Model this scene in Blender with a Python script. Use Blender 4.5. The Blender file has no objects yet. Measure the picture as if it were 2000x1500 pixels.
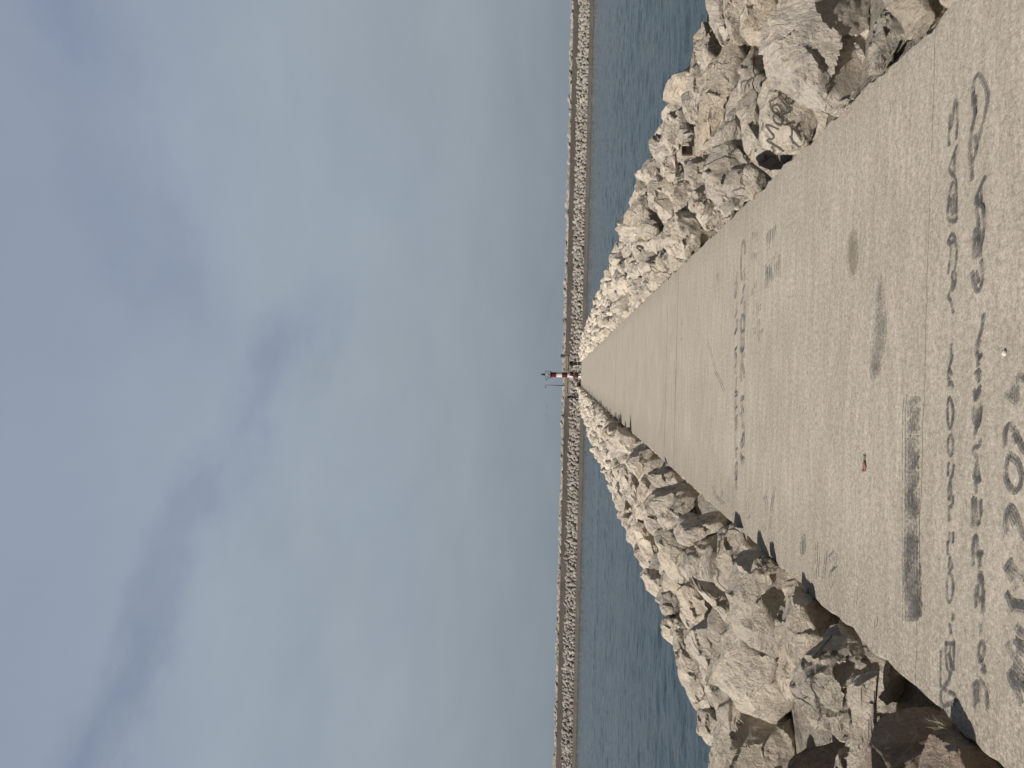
import bpy, bmesh, math, random
import numpy as np
from mathutils import Vector, Matrix, Euler
from mathutils.bvhtree import BVHTree

random.seed(11)
RNG = np.random.default_rng(11)
S = bpy.context.scene
COL = S.collection

# ------------------------------------------------------------------ camera
FPX, CX, CY = 1500.0, 1000.0, 750.0
EYE = np.array([0.0, 0.0, 1.6])
ROLL = math.radians(1.28)
VPX, VPY = 1109.0, 731.0
_F = np.array([(VPX - CX) / FPX, -(VPY - CY) / FPX, -1.0]); _F /= np.linalg.norm(_F)
_U = np.array([-math.cos(ROLL), math.sin(ROLL), 0.0]); _U -= _F * _U.dot(_F); _U /= np.linalg.norm(_U)
_R = np.cross(_F, _U)
C2W = np.stack([_R, _F, _U])            # rows: world x, y, z expressed in camera axes


def ray(px, py):
    d = C2W @ np.array([(px - CX) / FPX, -(py - CY) / FPX, -1.0])
    return d / np.linalg.norm(d)


def ground(px, py, z=0.0):
    d = ray(px, py)
    t = (z - EYE[2]) / d[2]
    return EYE + d * t


def at_depth(px, py, Y):
    d = ray(px, py)
    return EYE + d * (Y / d[1])


cam_d = bpy.data.cameras.new('camera')
cam = bpy.data.objects.new('camera', cam_d); COL.objects.link(cam)
cam_d.sensor_width = 36.0; cam_d.sensor_fit = 'HORIZONTAL'
cam_d.lens = FPX / 2000.0 * 36.0
cam_d.clip_start = 0.05; cam_d.clip_end = 6000.0
M4 = Matrix([[*C2W[0], EYE[0]], [*C2W[1], EYE[1]], [*C2W[2], EYE[2]], [0, 0, 0, 1]])
cam.matrix_world = M4
S.camera = cam

# ------------------------------------------------------------------ noise
_perm = np.random.default_rng(5).permutation(256); _perm = np.concatenate([_perm, _perm, _perm])
_g = np.random.default_rng(6).normal(size=(256, 3)); _g /= np.linalg.norm(_g, axis=1)[:, None]


def perlin(p):
    p = np.asarray(p, float)
    i = np.floor(p).astype(int); f = p - i; i &= 255
    u = f * f * f * (f * (f * 6 - 15) + 10)
    out = np.zeros(len(p))
    for dx in (0, 1):
        for dy in (0, 1):
            for dz in (0, 1):
                h = _perm[_perm[_perm[i[:, 0] + dx] + i[:, 1] + dy] + i[:, 2] + dz]
                w = (u[:, 0] if dx else 1 - u[:, 0]) * (u[:, 1] if dy else 1 - u[:, 1]) * (u[:, 2] if dz else 1 - u[:, 2])
                out += w * np.einsum('ij,ij->i', _g[h], f - np.array([dx, dy, dz]))
    return out


def fbm(p, oct=4, lac=2.1, gain=0.5, ridge=False):
    a, s = 1.0, np.zeros(len(p)); p = np.array(p, float)
    for _ in range(oct):
        n = perlin(p)
        s += a * ((0.35 - np.abs(n)) if ridge else n)
        p = p * lac + 17.3; a *= gain
    return s


# ------------------------------------------------------------------ material helpers
class NT:
    def __init__(self, tree):
        self.t = tree; self.n = tree.nodes; self.l = tree.links

    def new(self, typ, **kw):
        nd = self.n.new(typ)
        for k, v in kw.items():
            if k == 'ins':
                for kk, vv in v.items():
                    self.put(nd.inputs[kk], vv)
            else:
                setattr(nd, k, v)
        return nd

    def put(self, sock, v):
        if isinstance(v, bpy.types.NodeSocket):
            self.l.new(v, sock)
        elif isinstance(v, bpy.types.Node):
            self.l.new(v.outputs[0], sock)
        else:
            sock.default_value = v

    def noise(self, vec, scale, detail=5.0, rough=0.55, dist=0.0, out='Fac'):
        nd = self.new('ShaderNodeTexNoise', ins={'Vector': vec, 'Scale': scale, 'Detail': detail, 'Roughness': rough, 'Distortion': dist})
        return nd.outputs[out]

    def math(self, op, a, b=0.0, c=0.0, clamp=False):
        nd = self.new('ShaderNodeMath', operation=op, use_clamp=clamp)
        self.put(nd.inputs[0], a); self.put(nd.inputs[1], b); self.put(nd.inputs[2], c)
        return nd.outputs[0]

    def vmath(self, op, a, b=(0, 0, 0)):
        nd = self.new('ShaderNodeVectorMath', operation=op)
        self.put(nd.inputs[0], a); self.put(nd.inputs[1], b)
        return nd.outputs[0]

    def mix(self, fac, a, b, blend='MIX'):
        nd = self.new('ShaderNodeMix', data_type='RGBA', blend_type=blend)
        self.put(nd.inputs[0], fac); self.put(nd.inputs[6], a); self.put(nd.inputs[7], b)
        return nd.outputs[2]

    def ramp(self, fac, stops, interp='LINEAR'):
        nd = self.new('ShaderNodeValToRGB'); cr = nd.color_ramp; cr.interpolation = interp
        while len(cr.elements) < len(stops):
            cr.elements.new(0.5)
        for e, (p, c) in zip(cr.elements, stops):
            e.position = p
            e.color = (c, c, c, 1) if isinstance(c, (int, float)) else (*c, 1)
        self.put(nd.inputs[0], fac)
        return nd.outputs[0]

    def mapr(self, v, a, b, c=0.0, d=1.0, smooth=False):
        nd = self.new('ShaderNodeMapRange')
        if smooth:
            nd.interpolation_type = 'SMOOTHSTEP'
        self.put(nd.inputs[0], v)
        for k, x in zip((1, 2, 3, 4), (a, b, c, d)):
            self.put(nd.inputs[k], x)
        return nd.outputs[0]

    def scalexyz(self, vec, s):
        return self.vmath('MULTIPLY', vec, s)


def mat(name, rough=0.8):
    m = bpy.data.materials.new(name); m.use_nodes = True
    t = NT(m.node_tree)
    b = m.node_tree.nodes['Principled BSDF']
    b.inputs['Roughness'].default_value = rough
    try:
        b.inputs['Specular IOR Level'].default_value = 0.25
    except Exception:
        pass
    return m, t, b


def C(*c):
    return (*c, 1.0)


def simple(name, col, rough=0.6, nscale=30.0, var=0.25, metallic=0.0):
    m, t, b = mat(name, rough)
    pos = t.new('ShaderNodeNewGeometry').outputs['Position']
    n = t.noise(pos, nscale, 4)
    t.put(b.inputs['Base Color'], t.mix(n, C(*[x * (1 - var) for x in col]), C(*[min(1, x * (1 + var)) for x in col])))
    b.inputs['Metallic'].default_value = metallic
    return m


# ---- rock
def rock_mat(name, pale, mid, dark, lo=0.0, rust=0.5, far=False, tint=(1, 1, 1), cool=0.55, rthr=0.655, white=0.0):
    m, t, b = mat(name, 0.92)
    g = t.new('ShaderNodeNewGeometry')
    oi = t.new('ShaderNodeObjectInfo')
    rnd = t.math('FRACT', t.math('ADD', oi.outputs['Random'], t.math('MULTIPLY', g.outputs['Random Per Island'], 3.7)))
    off = t.new('ShaderNodeCombineXYZ', ins={'X': t.math('MULTIPLY', rnd, 31.0), 'Y': t.math('MULTIPLY', rnd, 57.0), 'Z': t.math('MULTIPLY', rnd, 13.0)})
    p = t.vmath('ADD', g.outputs['Position'], off.outputs[0])
    sc = 0.45 if far else 1.0
    warp = t.noise(p, 1.9 * sc, 3, out='Color')
    pw = t.vmath('ADD', p, t.scalexyz(warp, (0.16, 0.16, 0.16)))
    # bedding direction differs from rock to rock
    rot = t.new('ShaderNodeVectorRotate', rotation_type='EULER_XYZ')
    t.put(rot.inputs['Vector'], pw); t.put(rot.inputs['Rotation'], off.outputs[0])
    ps = t.scalexyz(rot.outputs[0], (1.0, 1.0, 1.55))
    n1 = t.noise(pw, 1.3 * sc, 6, 0.6)
    n2 = t.noise(ps, 5.0 * sc, 11, 0.76, 0.15)
    chipv = t.vmath('ADD', ps, t.scalexyz(t.noise(p, 9.0 * sc, 5, 0.7, out='Color'), (0.10, 0.10, 0.10)))
    chip = t.new('ShaderNodeTexVoronoi', feature='F1', ins={'Vector': chipv, 'Scale': 4.2 * sc})
    chip2 = t.new('ShaderNodeTexVoronoi', feature='F1', ins={'Vector': chipv, 'Scale': 13.0 * sc})
    cv = t.new('ShaderNodeSeparateColor', ins={0: chip.outputs['Color']}).outputs[0]
    cv2 = t.new('ShaderNodeSeparateColor', ins={0: chip2.outputs['Color']}).outputs[0]
    n3 = t.noise(ps, 26.0 * sc, 6, 0.72)
    n4 = t.noise(p, 110.0 * sc, 3, 0.6)
    v = t.math('ADD', t.math('MULTIPLY', n2, 0.68), t.math('MULTIPLY', n3, 0.32))
    v = t.math('ADD', v, t.math('ADD', t.math('MULTIPLY', t.math('SUBTRACT', cv, 0.5), 0.07), t.math('MULTIPLY', t.math('SUBTRACT', cv2, 0.5), 0.06)))
    v = t.math('ADD', v, t.math('MULTIPLY', t.math('SUBTRACT', n1, 0.5), 0.30))
    v = t.math('ADD', v, lo + 0.056)
    col = t.ramp(v, [(0.33, dark), (0.415, tuple(0.6 * a + 0.4 * b_ for a, b_ in zip(dark, mid))), (0.46, mid), (0.515, pale), (0.62, tuple(min(0.82, x * 1.28) for x in pale))])
    # patches of cool grey / ochre / rust stone
    grey = t.mapr(t.noise(pw, 1.7 * sc, 5, 0.6), 0.54, 0.64)
    col = t.mix(t.math('MULTIPLY', grey, cool), col, t.mix(0.5, col, C(0.25, 0.25, 0.255)))
    och = t.mapr(t.noise(t.vmath('ADD', pw, (9, 3, 7)), 2.3 * sc, 6, 0.65), 0.57, 0.70)
    col = t.mix(t.math('MULTIPLY', och, 0.42), col, t.mix(0.75, col, C(0.44, 0.34, 0.20)))
    rs = t.mapr(t.noise(t.vmath('ADD', pw, (3, 19, 4)), 2.9 * sc, 7, 0.7), rthr, rthr + 0.07)
    col = t.mix(t.math('MULTIPLY', rs, rust), col, C(0.40, 0.23, 0.135))
    if white:
        ws = t.mapr(t.noise(t.scalexyz(t.vmath('ADD', p, (7, 7, 1)), (2.2, 2.2, 0.8)), 3.2, 6, 0.65), 0.53, 0.58)
        col = t.mix(t.math('MULTIPLY', ws, white), col, C(0.72, 0.74, 0.76))
    # pale calcite veins
    vn = t.math('ABSOLUTE', t.math('SUBTRACT', t.noise(pw, 3.1 * sc, 4, 0.6, 0.8), 0.5))
    vein = t.mapr(vn, 0.0, 0.011, 1.0, 0.0)
    col = t.mix(t.math('MULTIPLY', vein, 0.55), col, C(0.66, 0.62, 0.55))
    # dark cracks
    vor = t.new('ShaderNodeTexVoronoi', feature='DISTANCE_TO_EDGE', ins={'Vector': t.vmath('ADD', ps, t.scalexyz(t.noise(p, 6.0, 4, out='Color'), (0.22, 0.22, 0.22))), 'Scale': 1.5 * sc})
    gate = t.mapr(t.noise(pw, 1.1, 3), 0.52, 0.60)
    crack = t.math('MULTIPLY', t.mapr(vor.outputs['Distance'], 0.004, 0.026, 1.0, 0.0), gate)
    col = t.mix(t.math('MULTIPLY', crack, 0.75), col, C(0.10, 0.09, 0.08))
    fib = t.mapr(t.math('ABSOLUTE', t.math('SUBTRACT', t.noise(ps, 13.0 * sc, 6, 0.7), 0.5)), 0.0, 0.022, 1.0, 0.0)
    col = t.mix(t.math('MULTIPLY', fib, 0.42), col, C(0.74, 0.69, 0.61))
    # dark specks, lichen
    spk = t.mapr(t.noise(p, 34.0 * sc, 3, 0.7), 0.63, 0.72)
    col = t.mix(t.math('MULTIPLY', spk, 0.38), col, C(0.12, 0.11, 0.10))
    k = t.mapr(rnd, 0.0, 1.0, 0.82, 1.12)
    kc = t.new('ShaderNodeCombineXYZ', ins={'X': t.math('MULTIPLY', k, tint[0]), 'Y': t.math('MULTIPLY', k, tint[1]), 'Z': t.math('MULTIPLY', k, tint[2])})
    col = t.mix(1.0, col, kc.outputs[0], 'MULTIPLY')
    t.put(b.inputs['Base Color'], col)
    h = t.math('ADD', t.math('MULTIPLY', n2, 0.50), t.math('MULTIPLY', n3, 0.34))
    h = t.math('ADD', h, t.math('ADD', t.math('MULTIPLY', chip.outputs['Distance'], 0.26), t.math('MULTIPLY', chip2.outputs['Distance'], 0.14)))
    h = t.math('ADD', h, t.math('MULTIPLY', n4, 0.055))
    h = t.math('SUBTRACT', h, t.math('MULTIPLY', crack, 0.22))
    bump = t.new('ShaderNodeBump', ins={'Strength': 1.0, 'Distance': 0.40 if far else 0.15, 'Height': h})
    t.put(b.inputs['Normal'], bump)
    return m


PALE = (0.60, 0.53, 0.44)
ROCK = {
    'pale': rock_mat('rock_pale', PALE, (0.44, 0.38, 0.31), (0.15, 0.135, 0.115), 0.03),
    'grey': rock_mat('rock_grey', (0.58, 0.52, 0.445), (0.40, 0.36, 0.31), (0.15, 0.135, 0.12), 0.01, rust=0.25),
    'tan': rock_mat('rock_tan', (0.61, 0.525, 0.42), (0.45, 0.385, 0.30), (0.17, 0.145, 0.115), 0.02, rust=0.6),
    'mottled': rock_mat('rock_mottled', (0.57, 0.505, 0.425), (0.34, 0.30, 0.25), (0.11, 0.098, 0.085), -0.01),
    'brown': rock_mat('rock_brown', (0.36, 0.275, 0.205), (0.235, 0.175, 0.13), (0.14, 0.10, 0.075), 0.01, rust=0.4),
}
ROCK['umber'] = rock_mat('rock_umber_shade', (0.34, 0.265, 0.215), (0.27, 0.21, 0.168), (0.19, 0.145, 0.118), 0.02, rust=0.15, cool=0.0)  # brown stone, darkened so the shade of sunless faces sits in the colour
ROCK['rusty'] = rock_mat('rock_rusty', PALE, (0.44, 0.37, 0.30), (0.15, 0.135, 0.115), 0.03, rust=0.85, rthr=0.575)
ROCK['streaked'] = rock_mat('rock_streaked', (0.57, 0.49, 0.39), (0.43, 0.36, 0.28), (0.16, 0.14, 0.115), 0.02, white=0.9)
ROCK_FAR = rock_mat('rock_far', (0.335, 0.31, 0.28), (0.245, 0.228, 0.205), (0.115, 0.107, 0.098), 0.0, rust=0.2, far=True)
BANK = rock_mat('rubble', (0.28, 0.25, 0.21), (0.18, 0.16, 0.135), (0.06, 0.055, 0.05), 0.0)


# ---- concrete deck
def deck_mat():
    m, t, b = mat('deck_concrete', 0.9)
    g = t.new('ShaderNodeNewGeometry'); P = g.outputs['Position']
    xyz = t.new('ShaderNodeSeparateXYZ', ins={0: P})
    X, Y = xyz.outputs[0], xyz.outputs[1]
    st = t.scalexyz(P, (1.0, 5.0, 1.0))
    blot = t.noise(P, 0.9, 6, 0.6)
    streak = t.noise(st, 2.2, 7, 0.65)
    grain = t.noise(P, 95.0, 5, 0.75)
    grain2 = t.noise(P, 34.0, 4, 0.6)
    col = t.ramp(blot, [(0.3, (0.405, 0.36, 0.298)), (0.55, (0.448, 0.40, 0.333)), (0.75, (0.47, 0.422, 0.355))])
    col = t.mix(t.mapr(streak, 0.42, 0.72), t.mix(1.0, col, C(0.86, 0.86, 0.86), 'MULTIPLY'), t.mix(1.0, col, C(1.09, 1.088, 1.095), 'MULTIPLY'))
    gr = t.ramp(grain, [(0.30, 0.38), (0.43, 0.86), (0.55, 1.08), (0.70, 1.55)])
    col = t.mix(0.85, col, gr, 'MULTIPLY')
    gr2 = t.ramp(grain2, [(0.3, 0.66), (0.5, 1.0), (0.7, 1.26)])
    col = t.mix(0.8, col, gr2, 'MULTIPLY')
    # weathered, darker grained margin along both edges
    edge = t.math('MAXIMUM', t.mapr(X, -1.40, -0.70, 1.0, 0.0), t.mapr(X, 1.28, 1.63, 0.0, 0.55))
    dirt = t.math('MULTIPLY', edge, t.mapr(t.noise(P, 60.0, 5, 0.7), 0.42, 0.58))
    col = t.mix(t.math('MULTIPLY', dirt, 0.6), col, C(0.15, 0.13, 0.095))
    # small dark transverse scuffs
    sc = t.noise(t.scalexyz(P, (1.6, 16.0, 1.0)), 2.6, 5, 0.6)
    scg = t.mapr(t.noise(P, 0.55, 3), 0.46, 0.62)
    scuff = t.math('MULTIPLY', t.mapr(sc, 0.625, 0.70), scg)
    col = t.mix(t.math('MULTIPLY', scuff, 0.5), col, C(0.16, 0.15, 0.14))
    sc2 = t.noise(t.scalexyz(P, (0.55, 4.2, 1.0)), 1.5, 5, 0.6)
    scuff2 = t.math('MULTIPLY', t.mapr(sc2, 0.635, 0.70), t.mapr(Y, 6.0, 14.0, 0.0, 1.0))
    col = t.mix(t.math('MULTIPLY', scuff2, 0.42), col, C(0.17, 0.155, 0.14))
    wsc = t.mapr(t.noise(t.scalexyz(P, (1.6, 9.0, 1.0)), 6.0, 3, 0.5), 0.735, 0.77)
    col = t.mix(t.math('MULTIPLY', wsc, 0.55), col, C(0.62, 0.60, 0.55))
    # joints and cracks that run across
    wob = t.math('MULTIPLY', t.math('SUBTRACT', t.noise(P, 3.0, 5, 0.6), 0.5), 0.055)
    Yw = t.math('ADD', Y, wob)
    lines = None
    for y0, w, k in ((3.58, 0.0035, 0.75), (11.55, 0.03, 0.85), (12.7, 0.03, 0.8), (18.0, 0.03, 0.35), (26.0, 0.06, 0.6), (34.0, 0.10, 0.3), (43.0, 0.14, 0.35), (56.0, 0.2, 0.4)):
        ln = t.math('MULTIPLY', t.mapr(t.math('ABSOLUTE', t.math('SUBTRACT', Yw, y0)), w * 0.35, w, 1.0, 0.0), k)
        lines = ln if lines is None else t.math('MAXIMUM', lines, ln)
    brk = t.mapr(t.noise(t.scalexyz(P, (1.0, 0.3, 1.0)), 1.3, 4), 0.30, 0.44)
    lines = t.math('MULTIPLY', lines, brk)
    col = t.mix(t.math('MULTIPLY', lines, 0.8), col, C(0.11, 0.10, 0.09))
    t.put(b.inputs['Base Color'], col)
    h = t.math('ADD', t.math('MULTIPLY', grain, 0.5), t.math('MULTIPLY', grain2, 0.5))
    h = t.math('SUBTRACT', h, t.math('MULTIPLY', lines, 1.2))
    bump = t.new('ShaderNodeBump', ins={'Strength': 0.55, 'Distance': 0.012, 'Height': h})
    t.put(b.inputs['Normal'], bump)
    return m


def paint_mat(name, col, lo, hi, alpha=0.95, scale=70.0):
    m, t, b = mat(name, 0.75)
    P = t.new('ShaderNodeNewGeometry').outputs['Position']
    b.inputs['Base Color'].default_value = C(*col)
    n = t.math('ADD', t.math('MULTIPLY', t.noise(P, scale, 4, 0.7), 0.6), t.math('MULTIPLY', t.noise(P, scale * 0.16, 4, 0.6), 0.4))
    n = t.math('ADD', t.math('MULTIPLY', n, 0.75), t.math('MULTIPLY', t.noise(t.scalexyz(P, (1.0, 0.45, 1.0)), 9.0, 6, 0.7), 0.25))
    a = t.math('MULTIPLY', t.mapr(n, lo, hi), alpha)
    t.put(b.inputs['Alpha'], a)
    return m


# ---- water
def water_mat():
    m, t, b = mat('sea', 0.09)
    P = t.new('ShaderNodeNewGeometry').outputs['Position']
    xyz = t.new('ShaderNodeSeparateXYZ', ins={0: P})
    calm = t.mapr(t.noise(t.scalexyz(P, (0.012, 0.12, 1.0)), 1.0, 4, 0.55), 0.38, 0.66)
    b.inputs['IOR'].default_value = 1.33
    b.inputs['Specular IOR Level'].default_value = 0.5
    w1 = t.noise(t.scalexyz(P, (0.40, 1.0, 1.0)), 0.75, 3, 0.55, 0.4)
    w2 = t.noise(t.scalexyz(P, (0.55, 1.0, 1.0)), 2.6, 4, 0.6, 0.5)
    w3 = t.noise(t.scalexyz(P, (0.7, 1.0, 1.0)), 9.0, 3, 0.6)
    base = t.mix(t.mapr(t.noise(P, 0.02, 3), 0.35, 0.65), C(0.012, 0.031, 0.043), C(0.017, 0.039, 0.051))
    t.put(b.inputs['Base Color'], base)
    h = t.math('ADD', t.math('MULTIPLY', w1, 0.55), t.math('ADD', t.math('MULTIPLY', w2, 0.30), t.math('MULTIPLY', w3, 0.07)))
    # long slick streaks to the left of the pier, where the water lies smoother
    s1 = t.math('ABSOLUTE', t.math('SUBTRACT', t.math('ADD', xyz.outputs[1], t.math('MULTIPLY', t.noise(P, 0.03, 2), 6.0)), 92.0))
    slick = t.math('MULTIPLY', t.mapr(s1, 1.0, 3.5, 1.0, 0.0), t.mapr(xyz.outputs[0], -42.0, -24.0, 0.0, 1.0))
    s2 = t.math('ABSOLUTE', t.math('SUBTRACT', t.math('ADD', xyz.outputs[1], t.math('MULTIPLY', t.noise(P, 0.03, 2), 5.0)), 70.0))
    slick = t.math('MAXIMUM', slick, t.math('MULTIPLY', t.mapr(s2, 0.6, 2.2, 0.6, 0.0), t.mapr(xyz.outputs[0], -30.0, -15.0, 0.0, 1.0)))
    slick = t.math('MULTIPLY', slick, t.mapr(xyz.outputs[0], -4.0, 0.0, 1.0, 0.0))
    stg = t.math('MULTIPLY', t.mapr(calm, 0.0, 1.0, 0.75, 1.0), t.math('SUBTRACT', 1.0, t.math('MULTIPLY', slick, 0.55)))
    bump = t.new('ShaderNodeBump', ins={'Distance': 0.30, 'Height': h})
    t.put(bump.inputs['Strength'], stg)
    t.put(b.inputs['Normal'], bump)
    return m


DECK = deck_mat()
MARK = paint_mat('marker_paint', (0.090, 0.091, 0.094), 0.40, 0.56, 0.86, 110.0)
MARK_FAINT = paint_mat('marker_paint_faint', (0.07, 0.075, 0.083), 0.42, 0.57, 0.80)
MARK_BLOCK = paint_mat('block_paint', (0.090, 0.091, 0.094), 0.43, 0.57, 0.86, 60.0)
DAMP = paint_mat('damp_stain', (0.20, 0.17, 0.125), 0.40, 0.62, 0.62, 90.0)
MARK_ROCK = paint_mat('marker_on_rock', (0.085, 0.08, 0.072), 0.30, 0.42, 0.92, 60.0)

STAIN = paint_mat('grey_stain', (0.10, 0.105, 0.11), 0.42, 0.64, 0.70)
WALL = None


def wall_mat(name, base, dark, pale):
    m, t, b = mat(name, 0.9)
    P = t.new('ShaderNodeNewGeometry').outputs['Position']
    n = t.noise(t.scalexyz(P, (0.5, 1, 1.6)), 0.5, 6, 0.65)
    col = t.ramp(n, [(0.32, dark), (0.5, base), (0.7, pale)])
    xyz = t.new('ShaderNodeSeparateXYZ', ins={0: P})
    fr = t.math('ABSOLUTE', t.math('SUBTRACT', t.math('FRACT', t.math('MULTIPLY', xyz.outputs[0], 0.16)), 0.5))
    col = t.mix(t.math('MULTIPLY', t.mapr(fr, 0.0, 0.015, 1.0, 0.0), 0.45), col, C(*[x * 0.55 for x in dark]))
    col = t.mix(0.7, col, t.ramp(t.noise(P, 2.5, 5, 0.7), [(0.3, 0.78), (0.6, 1.08)]), 'MULTIPLY')
    t.put(b.inputs['Base Color'], col)
    return m


WALL = wall_mat('breakwater_concrete', (0.145, 0.133, 0.118), (0.112, 0.103, 0.092), (0.175, 0.16, 0.142))
WALLP = wall_mat('breakwater_concrete_pale', (0.37, 0.335, 0.28), (0.30, 0.27, 0.225), (0.41, 0.37, 0.31))
LEDGE = wall_mat('ledge_concrete', (0.20, 0.182, 0.158), (0.15, 0.138, 0.12), (0.24, 0.22, 0.195))


# ------------------------------------------------------------------ object helpers
def mesh_obj(name, verts, faces, m, parent=None, smooth=False, sharp=None):
    me = bpy.data.meshes.new(name)
    me.from_pydata([tuple(v) for v in verts], [], faces); me.update()
    return link_mesh(name, me, m, parent, smooth, sharp)


def link_mesh(name, me, m, parent=None, smooth=False, sharp=None):
    o = bpy.data.objects.new(name, me); COL.objects.link(o)
    if m is not None and not me.materials:
        me.materials.append(m)
    if smooth:
        me.polygons.foreach_set('use_smooth', [True] * len(me.polygons))
        if sharp:
            me.set_sharp_from_angle(angle=math.radians(sharp))
    if parent is not None:
        o.parent = parent
    return o


def bm_obj(name, bm, m, parent=None, smooth=False, sharp=None):
    me = bpy.data.meshes.new(name); bm.normal_update(); bm.to_mesh(me); bm.free()
    return link_mesh(name, me, m, parent, smooth, sharp)


def tag(o, label=None, cat=None, group=None, kind=None):
    if label: o['label'] = label
    if cat: o['category'] = cat
    if group: o['group'] = group
    if kind: o['kind'] = kind
    return o


def empty(name, loc=(0, 0, 0), rz=0.0):
    o = bpy.data.objects.new(name, None); COL.objects.link(o)
    o.location = loc; o.rotation_euler = (0, 0, rz); o.empty_display_size = 0.2
    return o


def add_box(bm, x0, x1, y0, y1, z0, z1, bevel=0.0):
    r = bmesh.ops.create_cube(bm, size=1.0)
    for v in r['verts']:
        v.co = Vector(((x0 + x1) / 2 + v.co.x * (x1 - x0), (y0 + y1) / 2 + v.co.y * (y1 - y0), (z0 + z1) / 2 + v.co.z * (z1 - z0)))
    if bevel:
        es = list({e for v in r['verts'] for e in v.link_edges})
        bmesh.ops.bevel(bm, geom=es, offset=bevel, segments=2, affect='EDGES')


def add_lathe(bm, prof, n=32, cx=0, cy=0):
    rings = []
    for r, z in prof:
        rings.append([bm.verts.new((cx + r * math.cos(2 * math.pi * k / n), cy + r * math.sin(2 * math.pi * k / n), z)) for k in range(n)])
    for a, b in zip(rings, rings[1:]):
        for k in range(n):
            bm.faces.new((a[k], a[(k + 1) % n], b[(k + 1) % n], b[k]))
    bm.faces.new(rings[-1]); bm.faces.new(rings[0][::-1])


def add_tube(bm, pts, r, n=8):
    pts = [Vector(p) for p in pts]; rings = []
    for i, p in enumerate(pts):
        d = (pts[min(i + 1, len(pts) - 1)] - pts[max(i - 1, 0)]).normalized()
        a = d.orthogonal().normalized(); b = d.cross(a)
        rr = r[i] if isinstance(r, (list, tuple)) else r
        rings.append([bm.verts.new(p + (a * math.cos(2 * math.pi * k / n) + b * math.sin(2 * math.pi * k / n)) * rr) for k in range(n)])
    for a, b in zip(rings, rings[1:]):
        best = min(range(n), key=lambda s: (a[0].co - b[s].co).length)
        for k in range(n):
            try:
                bm.faces.new((a[k], a[(k + 1) % n], b[(k + 1 + best) % n], b[(k + best) % n]))
            except ValueError:
                pass
    bm.faces.new(rings[0][::-1]); bm.faces.new(rings[-1])


# ------------------------------------------------------------------ world, sun
SUN_DIR = Vector((-0.62, -0.40, 0.67)).normalized()       # towards the sun
elev = math.asin(SUN_DIR.z); azim = math.atan2(SUN_DIR.x, SUN_DIR.y)
w = bpy.data.worlds.new('World'); S.world = w; w.use_nodes = True
t = NT(w.node_tree)
bg = w.node_tree.nodes['Background']
D = t.new('ShaderNodeTexCoord').outputs['Generated']
sky = t.new('ShaderNodeTexSky', sky_type='NISHITA', sun_disc=False, sun_elevation=elev, sun_rotation=azim, air_density=1.0, dust_density=2.5, ozone_density=1.0)
t.put(sky.inputs[0], D) if sky.inputs else None
sep = t.new('ShaderNodeSeparateXYZ', ins={0: D})
dx, dy, dz = sep.outputs
zc = t.math('MAXIMUM', dz, 0.0)
# cloud sheet overhead: direction -> point on a high flat layer
inv = t.math('DIVIDE', 1.0, t.math('ADD', zc, 0.22))
cp = t.new('ShaderNodeCombineXYZ', ins={'X': t.math('MULTIPLY', dx, inv), 'Y': t.math('MULTIPLY', dy, inv), 'Z': 0.0}).outputs[0]
wv = t.noise(cp, 0.9, 4, 0.55, out='Color')
cpw = t.vmath('ADD', cp, t.scalexyz(wv, (0.55, 0.55, 0.0)))
c1 = t.noise(t.scalexyz(cpw, (0.85, 1.0, 1.0)), 1.15, 6, 0.52)
c2 = t.noise(t.scalexyz(t.vmath('ADD', cpw, (4.2, 1.7, 0)), (1.0, 0.6, 1.0)), 3.4, 6, 0.55)
veil = t.math('ADD', t.math('MULTIPLY', c1, 0.75), t.math('MULTIPLY', c2, 0.25))
# a thinner lane through the veil, running up to the left (gnomonic about north, +Y)
gy = t.math('MAXIMUM', dy, 0.08)
gx = t.math('DIVIDE', dx, gy); gz = t.math('DIVIDE', dz, gy)
wob = t.math('MULTIPLY', t.math('SUBTRACT', t.noise(cp, 3.4, 7, 0.62), 0.5), 0.26)
lane = t.math('ABSOLUTE', t.math('ADD', t.math('SUBTRACT', gz, t.math('SUBTRACT', 0.385, t.math('MULTIPLY', gx, 0.50))), wob))
lane = t.math('MULTIPLY', t.mapr(lane, 0.0, 0.082, 1.0, 0.0, True), t.math('MULTIPLY', t.mapr(gx, 0.02, 0.16, 1.0, 0.0, True), t.mapr(gx, -0.60, -0.2, 0.9, 0.75)))
lane = t.math('MULTIPLY', lane, t.mapr(t.noise(cp, 3.0, 6, 0.62), 0.34, 0.60, 0.25, 1.05))
lane2 = t.math('ABSOLUTE', t.math('ADD', t.math('SUBTRACT', gz, t.math('ADD', 0.505, t.math('MULTIPLY', gx, 0.40))), wob))
lane2 = t.math('MULTIPLY', t.mapr(lane2, 0.0, 0.12, 1.0, 0.0, True), t.mapr(gx, 0.0, 0.14, 0.0, 0.62, True))
lane = t.math('MAXIMUM', lane, t.math('MULTIPLY', lane2, t.mapr(t.noise(cp, 2.2, 6, 0.6), 0.34, 0.6, 0.4, 1.0)))
top = t.mapr(gz, 0.40, 0.76, 0.0, 1.0, True)
cover = t.math('ADD', 0.90, t.math('MULTIPLY', t.math('SUBTRACT', veil, 0.5), 1.25))
cover = t.math('SUBTRACT', cover, t.math('MULTIPLY', lane, 0.55))
cover = t.math('SUBTRACT', cover, t.math('MULTIPLY', top, 0.28), clamp=True)
cover = t.math('MAXIMUM', cover, t.mapr(gz, 0.14, 0.36, 1.0, 0.0, True))
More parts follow.
